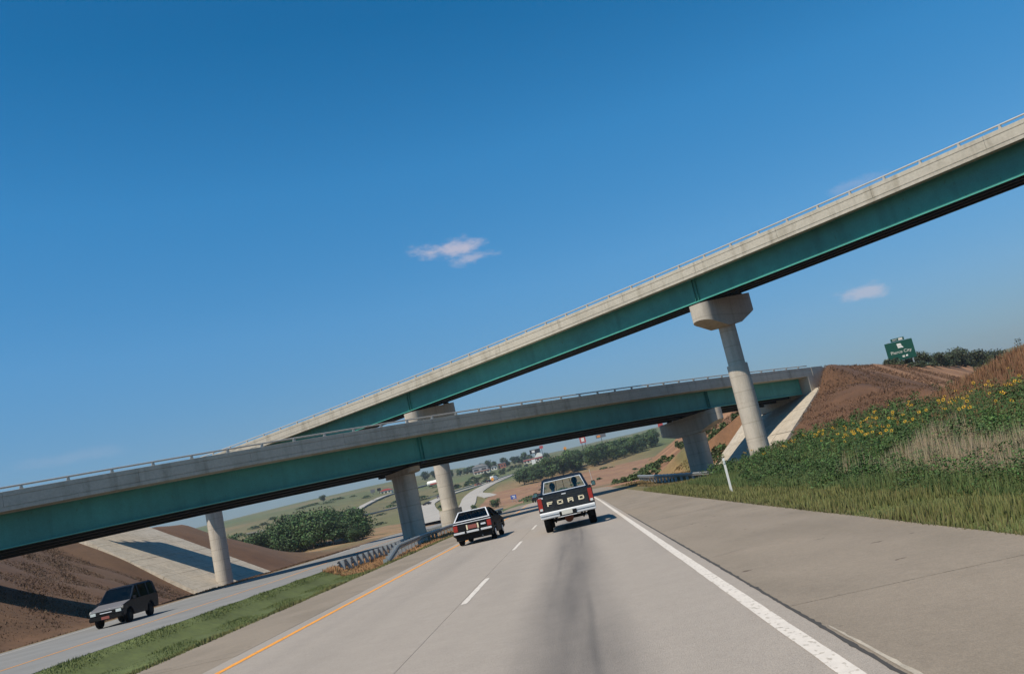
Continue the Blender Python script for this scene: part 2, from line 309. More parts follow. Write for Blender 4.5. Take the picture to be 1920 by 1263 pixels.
# ------------------------------------------------------------------ ground
def ground_color(X, Y):
    n1 = math.sin(X*.35+Y*.21)+math.sin(X*.13-Y*.37+1)+math.sin(X*.9+Y*.6+2)*.5
    green = (.085,.105,.026); dry = (.155,.105,.045); brown = (.105,.050,.023); tan = (.27,.155,.078); field = (.135,.115,.048)
    def mix(a, b, t): t = min(1,max(0,t)); return tuple(p+(q-p)*t for p, q in zip(a,b))
    if Y < 165 and X < -23:                         # brown cut and fill slopes
        c = mix(brown, (.135,.075,.036), .25+.14*n1); c = mix(c, dry, sst(Y,134,160)); return mix(c, green, sst(Y,150,170)*.6)
    if Y < 250 and -13.5 < X < -8:
        return mix(green, (.24,.125,.05), sst(Y,44,52)*(1-sst(Y,62,110))*sst(-X,9.2,10.3)) 
    if X > 4.2 and Y < 60:
        return mix(green, brown, sst(X,12,22))
    if X > 4.2 and Y < 300:
        c = mix((.115,.095,.035), brown, sst(X,14,20)); 
        h = ground_z(X,Y)
        if Y > 116: c = mix((.30,.155,.075), brown, .35+.2*n1); c = mix(c, dry, sst(Y,200,260))
        elif X < 13: c = mix(c, (.30,.15,.07), sst(X,6.5,9)*(.5+.2*n1))
        return c
    # far country
    a = math.sin(X*.016+1.3)+math.sin(Y*.013+X*.006)+.6*math.sin(X*.041-Y*.02)
    b = math.sin(X*.03+Y*.017+.5)+math.sin(Y*.031-X*.02)
    c = mix(field, green, .5+.35*a); c = mix(c, tan, max(0,b*.35))
    if 300 < Y < 420 and X > -60: c = mix(tan, (.20,.10,.055), .5+.2*n1)
    if Y > 560: c = mix(c, (.085,.105,.035), .55)
    if -70 < X < -38 and 300 < Y < 470: c = mix(green, tan, .25+.1*n1)
    if 165 < Y < 330 and X > -110 and X < -20: c = mix(tan, (.16,.13,.05), .3+.25*n1)
    return c
def spaced(a, b, s0, grow):
    r = [a]; s = s0
    while r[-1] < b: r.append(r[-1]+s); s *= grow
    return r
xs = sorted(set([round(x,2) for x in [-v for v in spaced(70, 1500, 2, 1.09)] + list(np.arange(-70,-24,1.0)) + list(np.arange(-24,-8,.5)) + [-22.95,-22.8,-13.12,-13.3,-8.12,-7.98,4.28,4.42] + list(np.arange(-7,4,1.0)) + list(np.arange(5,40,.75)) + list(np.arange(40,110,1.5)) + spaced(110,1500,3,1.09)]))
ys = [-60,-30,-10]+list(np.arange(0,130,1.0))+list(np.arange(130,260,2.0))+spaced(260,3400,4,1.022)
gv = []; gc = []
for Y in ys:
    rl, rr = road_x(-8.05,Y), road_x(4.35,Y); wn, wf = wb_near(Y), wb_far(Y)
    for X in xs:
        z = ground_z(X,Y)
        if rl < X < rr: z -= .10 if Y < 130 else .3
        if Y < 243 and wf < X < wn: z -= .10 if Y < 60 else .3
        if Y > 20 and (X > 9 or X < -25): z += .10*(math.sin(X*.55+Y*.3)+math.sin(Y*.47-X*.21))*sst(abs(X),25,32)
        gv.append((X,Y,z)); gc.append(ground_color(X,Y))
nx = len(xs); gf = [(j*nx+i, j*nx+i+1, (j+1)*nx+i+1, (j+1)*nx+i) for j in range(len(ys)-1) for i in range(nx-1)]
me = bpy.data.meshes.new('ground'); me.from_pydata(gv, [], gf); a = me.color_attributes.new('Col','FLOAT_COLOR','POINT')
cc = np.ones((len(gv),4),'f'); cc[:,:3] = gc; a.data.foreach_set('color', cc.ravel()); me.materials.append(M['ground']); me.polygons.foreach_set('use_smooth',[True]*len(me.polygons))
g = bpy.data.objects.new('ground', me); col.objects.link(g); g['kind'] = 'structure'

# ------------------------------------------------------------------ roads
def ribbon(name, xl, xr, y0, y1, material, parent, dz=0, step=None, zf=None, skirt=.25, warp=road_x):
    ysl = [y0]; 
    while ysl[-1] < y1-.01: ysl.append(min(y1, ysl[-1]+(step or (3 if ysl[-1] < 130 else 4))))
    vs = []; 
    for Y in ysl:
        a = warp(xl,Y) if not callable(xl) else xl(Y); b = warp(xr,Y) if not callable(xr) else xr(Y); z = (zf(Y) if zf else prof(Y)) + dz
        vs += [(a,Y,z-skirt),(a,Y,z),(b,Y,z),(b,Y,z-skirt)]
    fs = []
    for i in range(len(ysl)-1):
        k = i*4; fs += [(k,k+1,k+5,k+4),(k+1,k+2,k+6,k+5),(k+2,k+3,k+7,k+6)]
    fs += [(0,3,2,1),(len(vs)-4,len(vs)-3,len(vs)-2,len(vs)-1)]
    mb = MB(); mb.add(vs,fs); return mb.build(name, material, parent)
road = tag(empty('road'), kind='structure')
ribbon('lane', -5.95, -2.286, -8, 345, M['lane'], road)
ribbon('lane', -2.279, 1.62, -8, 345, M['lane'], road)
ribbon('seam', -2.286, -2.279, -8, 345, M['joint'], road, dz=-.012, skirt=.1)
# painted lines
def line(name, x, w_, y0, y1, material, dz=.004, wob=.004):
    ysl = np.arange(y0, y1, .35 if y1-y0 < 80 else .9); vs = []
    for Y in ysl:
        c = road_x(x, Y); z = prof(Y)+dz
        vs += [(c-w_/2+random.uniform(-wob,wob),Y,z),(c+w_/2+random.uniform(-wob,wob),Y,z)]
    mb = MB(); mb.add(vs, [(2*i,2*i+1,2*i+3,2*i+2) for i in range(len(ysl)-1)]); return mb.build(name, material, road)
line('edge_line', 1.40, .135, -6, 60, M['white_line']); line('edge_line', 1.40, .135, 60, 340, M['white_line'])
line('yellow_edge_line', -5.55, .12, -6, 60, M['yellow_line']); line('yellow_edge_line', -5.55, .12, 60, 340, M['yellow_line'])
y = 15.2-12.1*2
while y < 300:
    n = max(2,int(4.0/.35)); mb = MB(); vs = []
    for i in range(n+1):
        Y = y+4.1*i/n; c = road_x(-2.2, Y); q = .055 if 0 < i < n else .045
        vs += [(c-q+random.uniform(-.006,.006),Y,prof(Y)+.004),(c+q+random.uniform(-.006,.006),Y,prof(Y)+.004)]
    mb.add(vs, [(2*i,2*i+1,2*i+3,2*i+2) for i in range(n)]); mb.build('lane_dash', M['white_line'], road)
    y += 12.1
# shoulders, slab by slab
for nm, xl, xr, off, gp in (('right_shoulder', 1.65, 4.35, 8.75, .04), ('left_shoulder', -8.05, -5.985, 6.1, .012)):
    sh = tag(empty(nm), kind='structure'); k = 0; y = off-18
    while y < 130:
        g_ = gp*(1.0 if k % 3 == 2 else .3)
        ribbon('slab', xl, xr, y+g_/2, y+9-g_/2, M['slab'], sh, dz=-.006+random.uniform(-.002,.002), skirt=.09); y += 9; k += 1
    ribbon('slab', xl, xr, y+.01, 345, M['slab'], sh, dz=-.004)
    ribbon('joint_filler', xl-.03, xr+.0, off-18, y, M['joint'], sh, dz=-.03, skirt=.05)
    ribbon('joint_filler', xl-.03, xl-.004, y, 345, M['joint'], sh, dz=-.012, skirt=.05)
mb = MB(); ysl = np.arange(2.5, 34, .09); vs = []
for Y in ysl: vs += [(1.618-abs(random.gauss(0,.006)),Y,.0025),(1.642+abs(random.gauss(0,.010)),Y,.0025)]
mb.add(vs, [(2*i,2*i+1,2*i+3,2*i+2) for i in range(len(ysl)-1)]); mb.build('edge_crack', M['joint'], road)
def crack(pts, wd=.012, z0=.003):
    P = []
    for (a_, b_), (c_, d_) in zip(pts, pts[1:]):
        k = max(2, int(math.hypot(c_-a_, d_-b_)/.18))
        for i in range(k): P.append((a_+(c_-a_)*i/k+random.uniform(-.025,.025), b_+(d_-b_)*i/k+random.uniform(-.04,.04)))
    P.append(pts[-1]); vs = []
    for i, (X, Y) in enumerate(P):
        X2, Y2 = P[min(i+1, len(P)-1)]; X1, Y1 = P[max(i-1, 0)]; q = math.hypot(X2-X1, Y2-Y1) or 1; h = wd*random.uniform(.25,1)*.5
        vs += [(X-(Y2-Y1)/q*h, Y+(X2-X1)/q*h, z0), (X+(Y2-Y1)/q*h, Y-(X2-X1)/q*h, z0)]
    MB().add(vs, [(2*i,2*i+1,2*i+3,2*i+2) for i in range(len(P)-1)]).build('crack', M['joint'], road)
crack([(-8.0,23.7),(-7.7,24.4),(-6.8,24.5),(-6.02,24.3)], .03)
crack([(1.7,21.4),(2.6,21.9),(3.4,21.6),(4.3,22.1)], .022); crack([(1.7,14.0),(2.3,14.3),(2.9,13.9)], .012)
crack([(-8.0,15.6),(-7.2,15.4),(-6.1,15.8)], .016)
# broken pale paint ghost beyond the edge crack and a crumbled edge strip
mb = MB(); ysl = np.arange(3, 7.6, .12); vs = []
for Y in ysl:
    t = max(0,1-abs(Y-5.2)/2.6)*.7; vs += [(1.675+random.uniform(0,.006),Y,-.0005),(1.69+.055*t+random.uniform(-.006,.008),Y,-.002)]
mb.add(vs, [(2*i,2*i+1,2*i+3,2*i+2) for i in range(len(ysl)-1)]); mb.build('ghost_line', M['paving'], road)
opp = tag(empty('opposite_road'), kind='structure')
ribbon('carriageway', wb_far, wb_near, -8, 243, M['wb'], opp)
def wline(name, xf_, w_, mt):
    ysl = np.arange(-6, 241, 1.5); vs = []
    for Y in ysl: vs += [(xf_(Y)-w_/2,Y,prof(Y)+.005),(xf_(Y)+w_/2,Y,prof(Y)+.005)]
    mb = MB(); mb.add(vs,[(2*i,2*i+1,2*i+3,2*i+2) for i in range(len(ysl)-1)]); mb.build(name, mt, opp)
wline('yellow_edge_line', lambda Y: wb_near(Y)-2.95, .12, M['yellow_line'])
wline('edge_line', lambda Y: wb_far(Y)+.9, .11, M['white_line'])

# far roads draped on the hills
def drape(name, pts, wd, dz=.35):
    # smooth resample
    P = [Vector((p[0],p[1],0)) for p in pts]; Q = []; dz0 = dz
    for i in range(len(P)-1):
        a_ = P[max(0,i-1)]; b_ = P[i]; c_ = P[i+1]; d_ = P[min(len(P)-1,i+2)]
        for k in range(10):
            t = k/10; Q.append(.5*((2*b_)+(c_-a_)*t+(2*a_-5*b_+4*c_-d_)*t*t+(3*b_-a_-3*c_+d_)*t**3))
    Q.append(P[-1]); vs = []
    for i, q in enumerate(Q):
        d = (Q[min(i+1,len(Q)-1)]-Q[max(0,i-1)]).normalized(); n_ = Vector((-d.y,d.x,0))*wd/2
        dz = dz0*min(1,i/12)+.03
        z = max(ground_z(q.x,q.y), ground_z(q.x+n_.x,q.y+n_.y), ground_z(q.x-n_.x,q.y-n_.y))+dz
        a_, b_ = q+n_, q-n_
        vs += [(a_.x,a_.y,z-.6),(a_.x,a_.y,z),(b_.x,b_.y,z),(b_.x,b_.y,z-.6)]
    fs = []
    for i in range(len(Q)-1):
        k = i*4; fs += [(k,k+1,k+5,k+4),(k+1,k+2,k+6,k+5),(k+2,k+3,k+7,k+6)]
    mb = MB(); mb.add(vs,fs); o = mb.build(name, M['farroad']); o['kind'] = 'structure'; return o
drape('far_road', [(-39,238),(-47,300),(-57,360),(-67.5,415),(-71.5,448),(-68,480),(-58,500),(-44,521),(-24,556),(15,600),(60,640)], 7.5)
drape('far_road', [(-37.5,240),(-42,300),(-45.5,380),(-49,430),(-49,470),(-44,517)], 7.0, .3)
drape('far_road', [(-37,404),(-41,420),(-47,442),(-47,468),(-44,500),(-38,530)], 6.0, .25)
drape('far_road', [(-160,440),(-128,447),(-104,466),(-84.5,498),(-72.9,508),(-60,524),(-45,543),(-27,562),(10,606),(50,650)], 5.0)
drape('far_road', [(-112,470),(-118,488),(-123,546),(-122.7,614),(-110,700)], 5.0)

# ------------------------------------------------------------------ bridges
P1 = (-2.13680840e-03, 1.04183701e+00, 7.95797093e+01); Z1 = (-8.34822228e-04, 1.72258787e-02, 7.80954490e+00)
P2 = (-6.54011967e-03, -8.32206718e-01, 7.91038333e+01); Z2 = (-6.14934773e-04, 2.39079704e-02, 1.43136186e+01)
class Bridge:
    """a deck over a plan curve Y(X); s measured along the near edge; n points away from the camera"""
    def __init__(b, P, Z, x0, x1, W, side, sup):
        b.W = W; b.sup = sup; X = np.linspace(x0, x1, 600); Y = np.polyval(P, X); Zz = np.polyval(Z, X)
        ds = np.hypot(np.diff(X), np.diff(Y)); b.S = np.concatenate([[0], np.cumsum(ds)]); b.X, b.Y, b.Z = X, Y, Zz; b.side = side; b.len = b.S[-1]
    def at(b, s, n=0, dz=0):
        X = np.interp(s, b.S, b.X); Y = np.interp(s, b.S, b.Y); Z = np.interp(s, b.S, b.Z)
        e = .5; dx = np.interp(s+e, b.S, b.X)-np.interp(s-e, b.S, b.X); dy = np.interp(s+e, b.S, b.Y)-np.interp(s-e, b.S, b.Y); q = math.hypot(dx,dy)
        nx_, ny_ = -dy/q*b.side, dx/q*b.side
        return Vector((X+nx_*n, Y+ny_*n, Z+dz-b.sup*n))
    def s_of_x(b, x): return float(np.interp(x, b.X, b.S))
    def sweep(b, prof_, s0, s1, step=3.0, closed=True, mb=None):
        mb = mb or MB(); k = max(1, int(math.ceil((s1-s0)/step))); n = len(prof_); vs = []
        for i in range(k+1):
            s = s0+(s1-s0)*i/k
            for (n_, z_) in prof_: vs.append(b.at(s, n_, z_))
        fs = [(i*n+j, i*n+(j+1)%n, (i+1)*n+(j+1)%n, (i+1)*n+j) for i in range(k) for j in range(n if closed else n-1)]
        if closed: fs += [tuple(range(n))[::-1], tuple(range(k*n, k*n+n))]
        return mb.add(vs, fs)
def girder_prof(n, d=1.85): 
    return [(n-.02,-.02),(n-.2,-.02),(n-.2,-.05),(n-.012,-.05),(n-.012,-d+.035),(n-.21,-d+.035),(n-.21,-d),(n+.21,-d),(n+.21,-d+.035),(n+.012,-d+.035),(n+.012,-.05),(n+.2,-.05),(n+.2,-.02),(n+.02,-.02)]
def make_bridge(name, label, P, Z, x0, x1, W, side, sup, piers, splice_x, a0=0, a1=0):
    B = Bridge(P, Z, x0, x1, W, side, sup); root = tag(empty(name, (0,0,0)), label, 'bridge')
    Ln = B.len; IN = 1.1
    B.sweep([(0,0),(0,.195),(.04,.20),(.04,.24),(W-.0,.24),(W,0),(W-.7,0),(W-.7,-.02),(.7,-.02),(.7,0)], 0, Ln).build('deck', M['concrete'], root)
    # barrier with two chamfer grooves on its outer face
    bp = [(.012,.241),(.012,.745),(.045,.755),(.045,.78),(.012,.79),(.012,1.03),(.05,1.04),(.26,1.04),(.32,.55),(.46,.40),(.46,.241)]
    ex = [(n,z) for n,z in bp]; y0 = 0; j = 0
    while y0 < Ln-.5:
        y1 = min(Ln, y0+7.32); B.sweep(ex, y0+.008, y1-.008, 2.44).build('barrier', M['concrete'], root); y0 = y1; j += 1
    y0 = 0
    while y0 < Ln-.5:
        y1 = min(Ln, y0+14.64); B.sweep([(W-.03,.241),(W-.03,1.04),(W-.26,1.04),(W-.46,.40),(W-.46,.241)], y0+.008, y1-.008, 3).build('barrier', M['concrete'], root); y0 = y1
    # steel rail on the near barrier
    B.sweep([(.11,1.21),(.09,1.235),(.09,1.285),(.11,1.31),(.16,1.31),(.18,1.285),(.18,1.235),(.16,1.21)], .2, Ln-.6, 1.5).build('rail', M['rail'], root, smooth=True)
    pm = None; s = 1.0
    while s < Ln-.8:
        c = B.at(s, .14, 1.04); t = B.at(s+.3, .14, 1.04)-B.at(s-.3, .14, 1.04); ang = math.atan2(t.y, t.x)
        if pm is None:
            po = MB().prism([(-.09,0),(.09,0),(.055,.17),(.05,.235),(-.03,.235),(-.055,.17)], -.07, .07, 'y').build('rail_post', M['rail'], root); pm = po
        else: po = pm.copy(); col.objects.link(po); po.parent = root
        po.location = c; po.rotation_euler = (0,0,ang); s += 2.44
    # girders
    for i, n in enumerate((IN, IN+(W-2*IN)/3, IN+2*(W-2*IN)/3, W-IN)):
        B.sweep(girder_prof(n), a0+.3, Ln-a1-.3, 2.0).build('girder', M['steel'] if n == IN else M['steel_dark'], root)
    B.sweep([(IN-.235,-1.855),(IN-.235,-1.805),(IN-.212,-1.805),(IN-.212,-1.855)], a0+.3, Ln-a1-.3, 2.0).build('flange_edge', M['steel_edge'], root)
    # cross frames between girders
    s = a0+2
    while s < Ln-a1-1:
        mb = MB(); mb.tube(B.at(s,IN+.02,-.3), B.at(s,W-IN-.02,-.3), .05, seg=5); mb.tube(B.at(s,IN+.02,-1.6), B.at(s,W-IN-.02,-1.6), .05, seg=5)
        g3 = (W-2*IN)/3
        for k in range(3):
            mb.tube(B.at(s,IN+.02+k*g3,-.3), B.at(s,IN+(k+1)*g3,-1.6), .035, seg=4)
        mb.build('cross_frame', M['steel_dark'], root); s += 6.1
    # bearing stiffeners
    for x in splice_x:
        s0 = B.s_of_x(x)
        for ds in (-.14,.14):
            mb = MB(); a_ = B.at(s0+ds,IN-.17,-.06); b_ = B.at(s0+ds,IN-.014,-.06); c_ = B.at(s0+ds,IN-.014,-1.81); d_ = B.at(s0+ds,IN-.17,-1.81); t = (B.at(s0+1,.9)-B.at(s0-1,.9)).normalized()*.012
            mb.hexa([a_-t,b_-t,b_+t,a_+t,d_-t,c_-t,c_+t,d_+t]); mb.build('stiffener', M['steel'], root)
    # piers
    for (x, half, base_z, spec) in piers:
        s0 = B.s_of_x(x); mid = B.at(s0, W/2, 0); v = B.at(s0, W-1, 0)-B.at(s0, 1, 0); v.z = 0; v.normalize(); ang = math.atan2(v.y, v.x)
        top = B.at(s0,W/2,-1.85).z-.17
        pr = empty('pier', (mid.x, mid.y, base_z), ang); pr.parent = root
        H_ = top-base_z; ct = spec.get('cap_t',.85); Lh = spec.get('half',3.75); dpo = spec.get('dpo',1.1); dpi = spec.get('dpi',2.0); cw = spec.get('cw',.75)
        # hammerhead cap, plan with rounded ends
        def plan(L_, t_, seg=20):
            pts = []
            for i in range(seg+1):
                q = -math.pi/2+math.pi*i/seg; pts.append((L_-t_+math.cos(q)*t_, math.sin(q)*t_))
            for i in range(seg+1):
                q = math.pi/2+math.pi*i/seg; pts.append((-L_+t_+math.cos(q)*t_, math.sin(q)*t_))
            return pts
        pt = plan(Lh, ct); n = len(pt); vs = [(x_,y_,H_) for x_,y_ in pt]
        def zb(x_): 
            q = min(1,max(0,(abs(x_)-cw-.15)/(Lh-cw-.15))); return H_-dpi+(dpi-dpo)*q
        NX = 14; mb = MB()
        # side wall follows bottom curve: build from columns of the plan outline
        vs += [(x_,y_,zb(x_)) for x_,y_ in pt]
        fs = [tuple(range(n)), tuple(range(n,2*n))[::-1]]+[(i,(i+1)%n,n+(i+1)%n,n+i) for i in range(n)]
        # split long sides so the soffit has its knees
        pt2 = []
        for i in range(n):
            a_, b_ = pt[i], pt[(i+1)%n]; pt2.append(a_)
            if abs(a_[0]-b_[0]) > 1.0:
                xsn = [cw+.15,-cw-.15] if a_[0] > b_[0] else [-cw-.15,cw+.15]
                for q in xsn: pt2.append((q,a_[1]))
        n = len(pt2); vs = [(x_,y_,H_) for x_,y_ in pt2]+[(x_,y_,zb(x_)) for x_,y_ in pt2]
        mb.add(vs, [tuple(range(n))]+[(i,(i+1)%n,n+(i+1)%n,n+i) for i in range(n)])
        # soffit strips
        xsu = sorted(set([round(p[0],4) for p in pt2]), reverse=True)
        def ywid(x_):
            c_ = Lh-ct
            return ct if abs(x_) <= c_ else math.sqrt(max(0,ct*ct-(abs(x_)-c_)**2))
        sv = [];
        for x_ in xsu: sv += [(x_,-ywid(x_),zb(x_)),(x_,ywid(x_),zb(x_))]
        mb.add(sv, [(2*i,2*i+2,2*i+3,2*i+1) for i in range(len(xsu)-1)])
        mb.v = [(x_,y_,z_-sup*x_) for x_,y_,z_ in mb.v]; mb.build('cap', M['pier'], pr)
        # bearings
        for k in range(4):
            q = -(W/2-IN)+k*(W-2*IN)/3; MB().box(q-.2,q+.2,-.22,.22,H_-sup*q-.02,H_-sup*q+.16).build('bearing', M['dark'], pr)
        # column
        rx, ry = spec.get('rx',.75), spec.get('ry',.75)
        def ring(rx_, ry_, z_, seg=28): return [(math.copysign(max(0,rx_-ry_),math.cos(2*math.pi*i/seg)) + math.cos(2*math.pi*i/seg)*ry_ if rx_ > ry_ else math.cos(2*math.pi*i/seg)*rx_, math.sin(2*math.pi*i/seg)*ry_, z_) for i in range(seg)]
        jz = spec.get('joint'); zt = H_-dpi+.02
        segs = [(-1.5, zt, rx, ry)] if jz is None else [(-1.5, jz, spec['rx2'], spec['ry2']), (jz, zt, rx, ry)]
        for (za, zb_, ax_, ay_) in segs:
            mb = MB(); vs = []; hs = np.linspace(za, zb_, max(2,int((zb_-za)/2.4)+1)); S_ = 28
            lv = []
            for i, h in enumerate(hs):
                if 0 < i < len(hs)-1: lv += [(h-.02,1),(h-.008,.985),(h+.008,.985),(h+.02,1)]
                else: lv.append((h,1))
            for h, kk in lv: vs += ring(ax_*kk, ay_*kk, h)
            fs = [(i*S_+j, i*S_+(j+1)%S_, (i+1)*S_+(j+1)%S_, (i+1)*S_+j) for i in range(len(lv)-1) for j in range(S_)]+[tuple(range(len(vs)-S_,len(vs)))]
            mb.add(vs, fs); mb.build('column', M['pier'], pr, smooth=False)
    return B, root
PR2 = dict(half=3.6, cap_t=.85, dpo=1.25, dpi=2.15, cw=.8, rx=.66, ry=.66)
B1, b1 = make_bridge('overpass', 'lower teal girder overpass with concrete barrier crossing the whole motorway', P1, Z1, -39, 30.2, 7.8, 1, .05,
    [(-10.1, 0, -.45, dict(half=1.9, cap_t=.6, dpo=.3, dpi=.4, cw=1.1, rx=1.12, ry=.62)), (16.2, 0, -.1, dict(half=4.1, cap_t=.8, dpo=1.2, dpi=1.9, cw=1.4, rx=1.45, ry=.62))], (-10.1, 16.2), a0=0, a1=1.2)
B2, b2 = make_bridge('flyover', 'higher teal girder flyover ramp rising over the lower overpass to the right', P2, Z2, -57, 62, 7.8, 1, -.10,
    [(11.6, 0, .0, dict(PR2, joint=7.6, rx2=.80, ry2=.80)), (-15.0, 0, -.2, dict(PR2, rx=.82, ry=.82, joint=1.9, rx2=1.25, ry2=1.0)), (-43.2, 0, -1.2, dict(PR2, rx=.95, ry=.95, dpi=1.8)), (36, 0, 2, dict(PR2, rx=.8, ry=.8))], (-43.2, -15.0, 11.6, 36))

# right abutment of the lower bridge with wing wall, end block and slope paving
ab = tag(empty('bridge_abutment', B1.at(B1.len, 0, -3)), 'grey concrete abutment and wing wall at right end of lower overpass', 'abutment')
def wl(o, mb, name, mt):   # world-space mesh parented to an empty
    x = mb.build(name, mt); x.parent = o; x.matrix_parent_inverse = Matrix.Translation(-Vector(o.location)); return x
mb = MB(); s = B1.len-1.2
mb.hexa([B1.at(s+.05,-.02,-2.6),B1.at(s+1.2,-.02,-2.6),B1.at(s+1.2,7.82,-2.6),B1.at(s+.05,7.82,-2.6),B1.at(s+.05,-.02,-.02),B1.at(s+1.2,-.02,-.02),B1.at(s+1.2,7.82,-.02),B1.at(s+.05,7.82,-.02)])
wl(ab, mb, 'back_wall', M['concrete'])
e0 = B1.at(B1.len,-.02,0); tdir = (B1.at(B1.len,0)-B1.at(B1.len-2,0)).normalized(); ndir = Vector((-tdir.y,tdir.x,0))
mb = MB()
def wpt(s_, n_, z_): return e0+tdir*s_+ndir*n_+Vector((0,0,z_))
poly = [(0,-2.6),(2.9,-.9),(2.9,.55),(2.3,1.04),(.02,1.04)]
mb.add([wpt(a_,0,b_) for a_,b_ in poly]+[wpt(a_,.35,b_) for a_,b_ in poly], [(4,3,2,1,0),(5,6,7,8,9)]+[(i,(i+1)%5,5+(i+1)%5,5+i) for i in range(5)])
wl(ab, mb, 'wing_wall', M['concrete'])
# ramp road on the fill behind the abutment
pts = [(30.5+.515*t+.857*-0-.515*0, 109+.857*t) for t in np.arange(1.5,260,6)]
mb = MB(); vs = []
for (X,Y) in pts:
    for d in (-.6,-8.4): vs.append((X+.857*d, Y-.515*d, 8.40+prof(Y)))
mb.add(vs, [(2*i,2*i+2,2*i+3,2*i+1) for i in range(len(pts)-1)]); rr = mb.build('ramp_road', M['wb']); rr['kind'] = 'structure'

def paving(name, quad, nu, nv, gap, label=None):
    """quad a(foot near) b(foot far) c(top far) d(top near): individual concrete panels following the plane"""
    root = tag(empty(name, quad[0]), kind='structure'); a_, b_, c_, d_ = map(Vector, quad); nrm = (b_-a_).cross(d_-a_).normalized()
    if nrm.z < 0: nrm = -nrm
    for i in range(nu):
        for j in range(nv):
            def Q(u, v): return (a_*(1-u)+b_*u)*(1-v)+(d_*(1-u)+c_*u)*v
            u0, u1, v0, v1 = (i+gap)/nu, (i+1-gap)/nu, (j+gap)/nv, (j+1-gap)/nv; h = random.uniform(-.01,.012)
            q = [Q(u0,v0),Q(u1,v0),Q(u1,v1),Q(u0,v1)]
            mb = MB(); mb.hexa([p-nrm*.7 for p in q]+[p+nrm*h for p in q]); x = mb.build('panel', M['paving']); x.parent = root; x.matrix_parent_inverse = Matrix.Translation(-a_)
    return root
paving('slope_paving', [(-42.2,99,-1.05),(-41.2,121,-1.2),(-58.5,123,8.75),(-58.5,104,8.75)], 5, 4, .006)
paving('slope_paving', [(18.6,87.5,-.35),(17.0,113.5,-.1),(25.2,121.5,6.1),(30.4,108.2,6.1)], 5, 3, .006)

# ------------------------------------------------------------------ guardrails
def guardrail(label, pts, post_sp, post_h, cat='guardrail', first_drop=False):
    """pts: (X,Y,ztop)"""
    P = [Vector(p) for p in pts]; root = tag(empty('guardrail', (P[0].x,P[0].y,P[0].z-.6)), label, cat)
    segs = [0]; 
    for a_, b_ in zip(P,P[1:]): segs.append(segs[-1]+(b_-a_).length)
    T = segs[-1]
    def at(s):
        for i in range(len(P)-1):
            if s <= segs[i+1] or i == len(P)-2:
                t = (s-segs[i])/(segs[i+1]-segs[i]); return P[i].lerp(P[i+1], t), (P[i+1]-P[i]).normalized()
    W_ = [(0,0),(.035,-.02),(.08,-.075),(.08,-.105),(.0,-.14),(.0,-.17),(.08,-.205),(.08,-.235),(.035,-.29),(0,-.31)]
    k = int(T/1.0)+1; vs = []; n = len(W_)*2
    for i in range(k+1):
        p, d = at(T*i/k); nn = Vector((d.y,-d.x,0)).normalized()
        vs += [p+nn*a_+Vector((0,0,b_)) for a_, b_ in W_]+[p+nn*(a_-.012)+Vector((0,0,b_)) for a_, b_ in W_[::-1]]
    mb = MB(); mb.add(vs, [(i*n+j, i*n+(j+1)%n, (i+1)*n+(j+1)%n, (i+1)*n+j) for i in range(k) for j in range(n)]); wl(root, mb, 'beam', M['galv'])
    s = .4
    while s < T:
        p, d = at(s); nn = Vector((d.y,-d.x,0)).normalized(); gz = ground_z(p.x,p.y)
        mb = MB(); c_ = p-nn*.14; mb.hexa([Vector((c_.x+a_*d.x+b_*nn.x, c_.y+a_*d.y+b_*nn.y, z_)) for z_ in (min(gz,p.z-.4)-.2,p.z-.0) for a_, b_ in ((-.09,-.1),(.09,-.1),(.09,.1),(-.09,.1))]); wl(root, mb, 'post', M['galv']); s += post_sp
    return root
guardrail('galvanised guardrail curving from the grass beside the yellow line shoulder', [(-9.5,44,-.05),(-10.2,49,.13),(-10.9,54,.31),(-11.5,62,.31),(-12.0,70,.31),(-12.0,85,.32),(-11.9,112,.34),(-12.3,150,.2)], 1.9, .7)
guardrail('guardrail seen from behind with open posts along the opposite carriageway', [(-15.0,115,.3),(-14.4,80,.30),(-12.9,63,.29),(-12.7,47.2,.27)], 1.43, .7)
guardrail('low galvanised guardrail in dry grass by the right hand pier', [(7.6,112,.78),(8.0,104,.62),(9.3,89,.32),(11.8,74,-.08)], 1.9, .7)

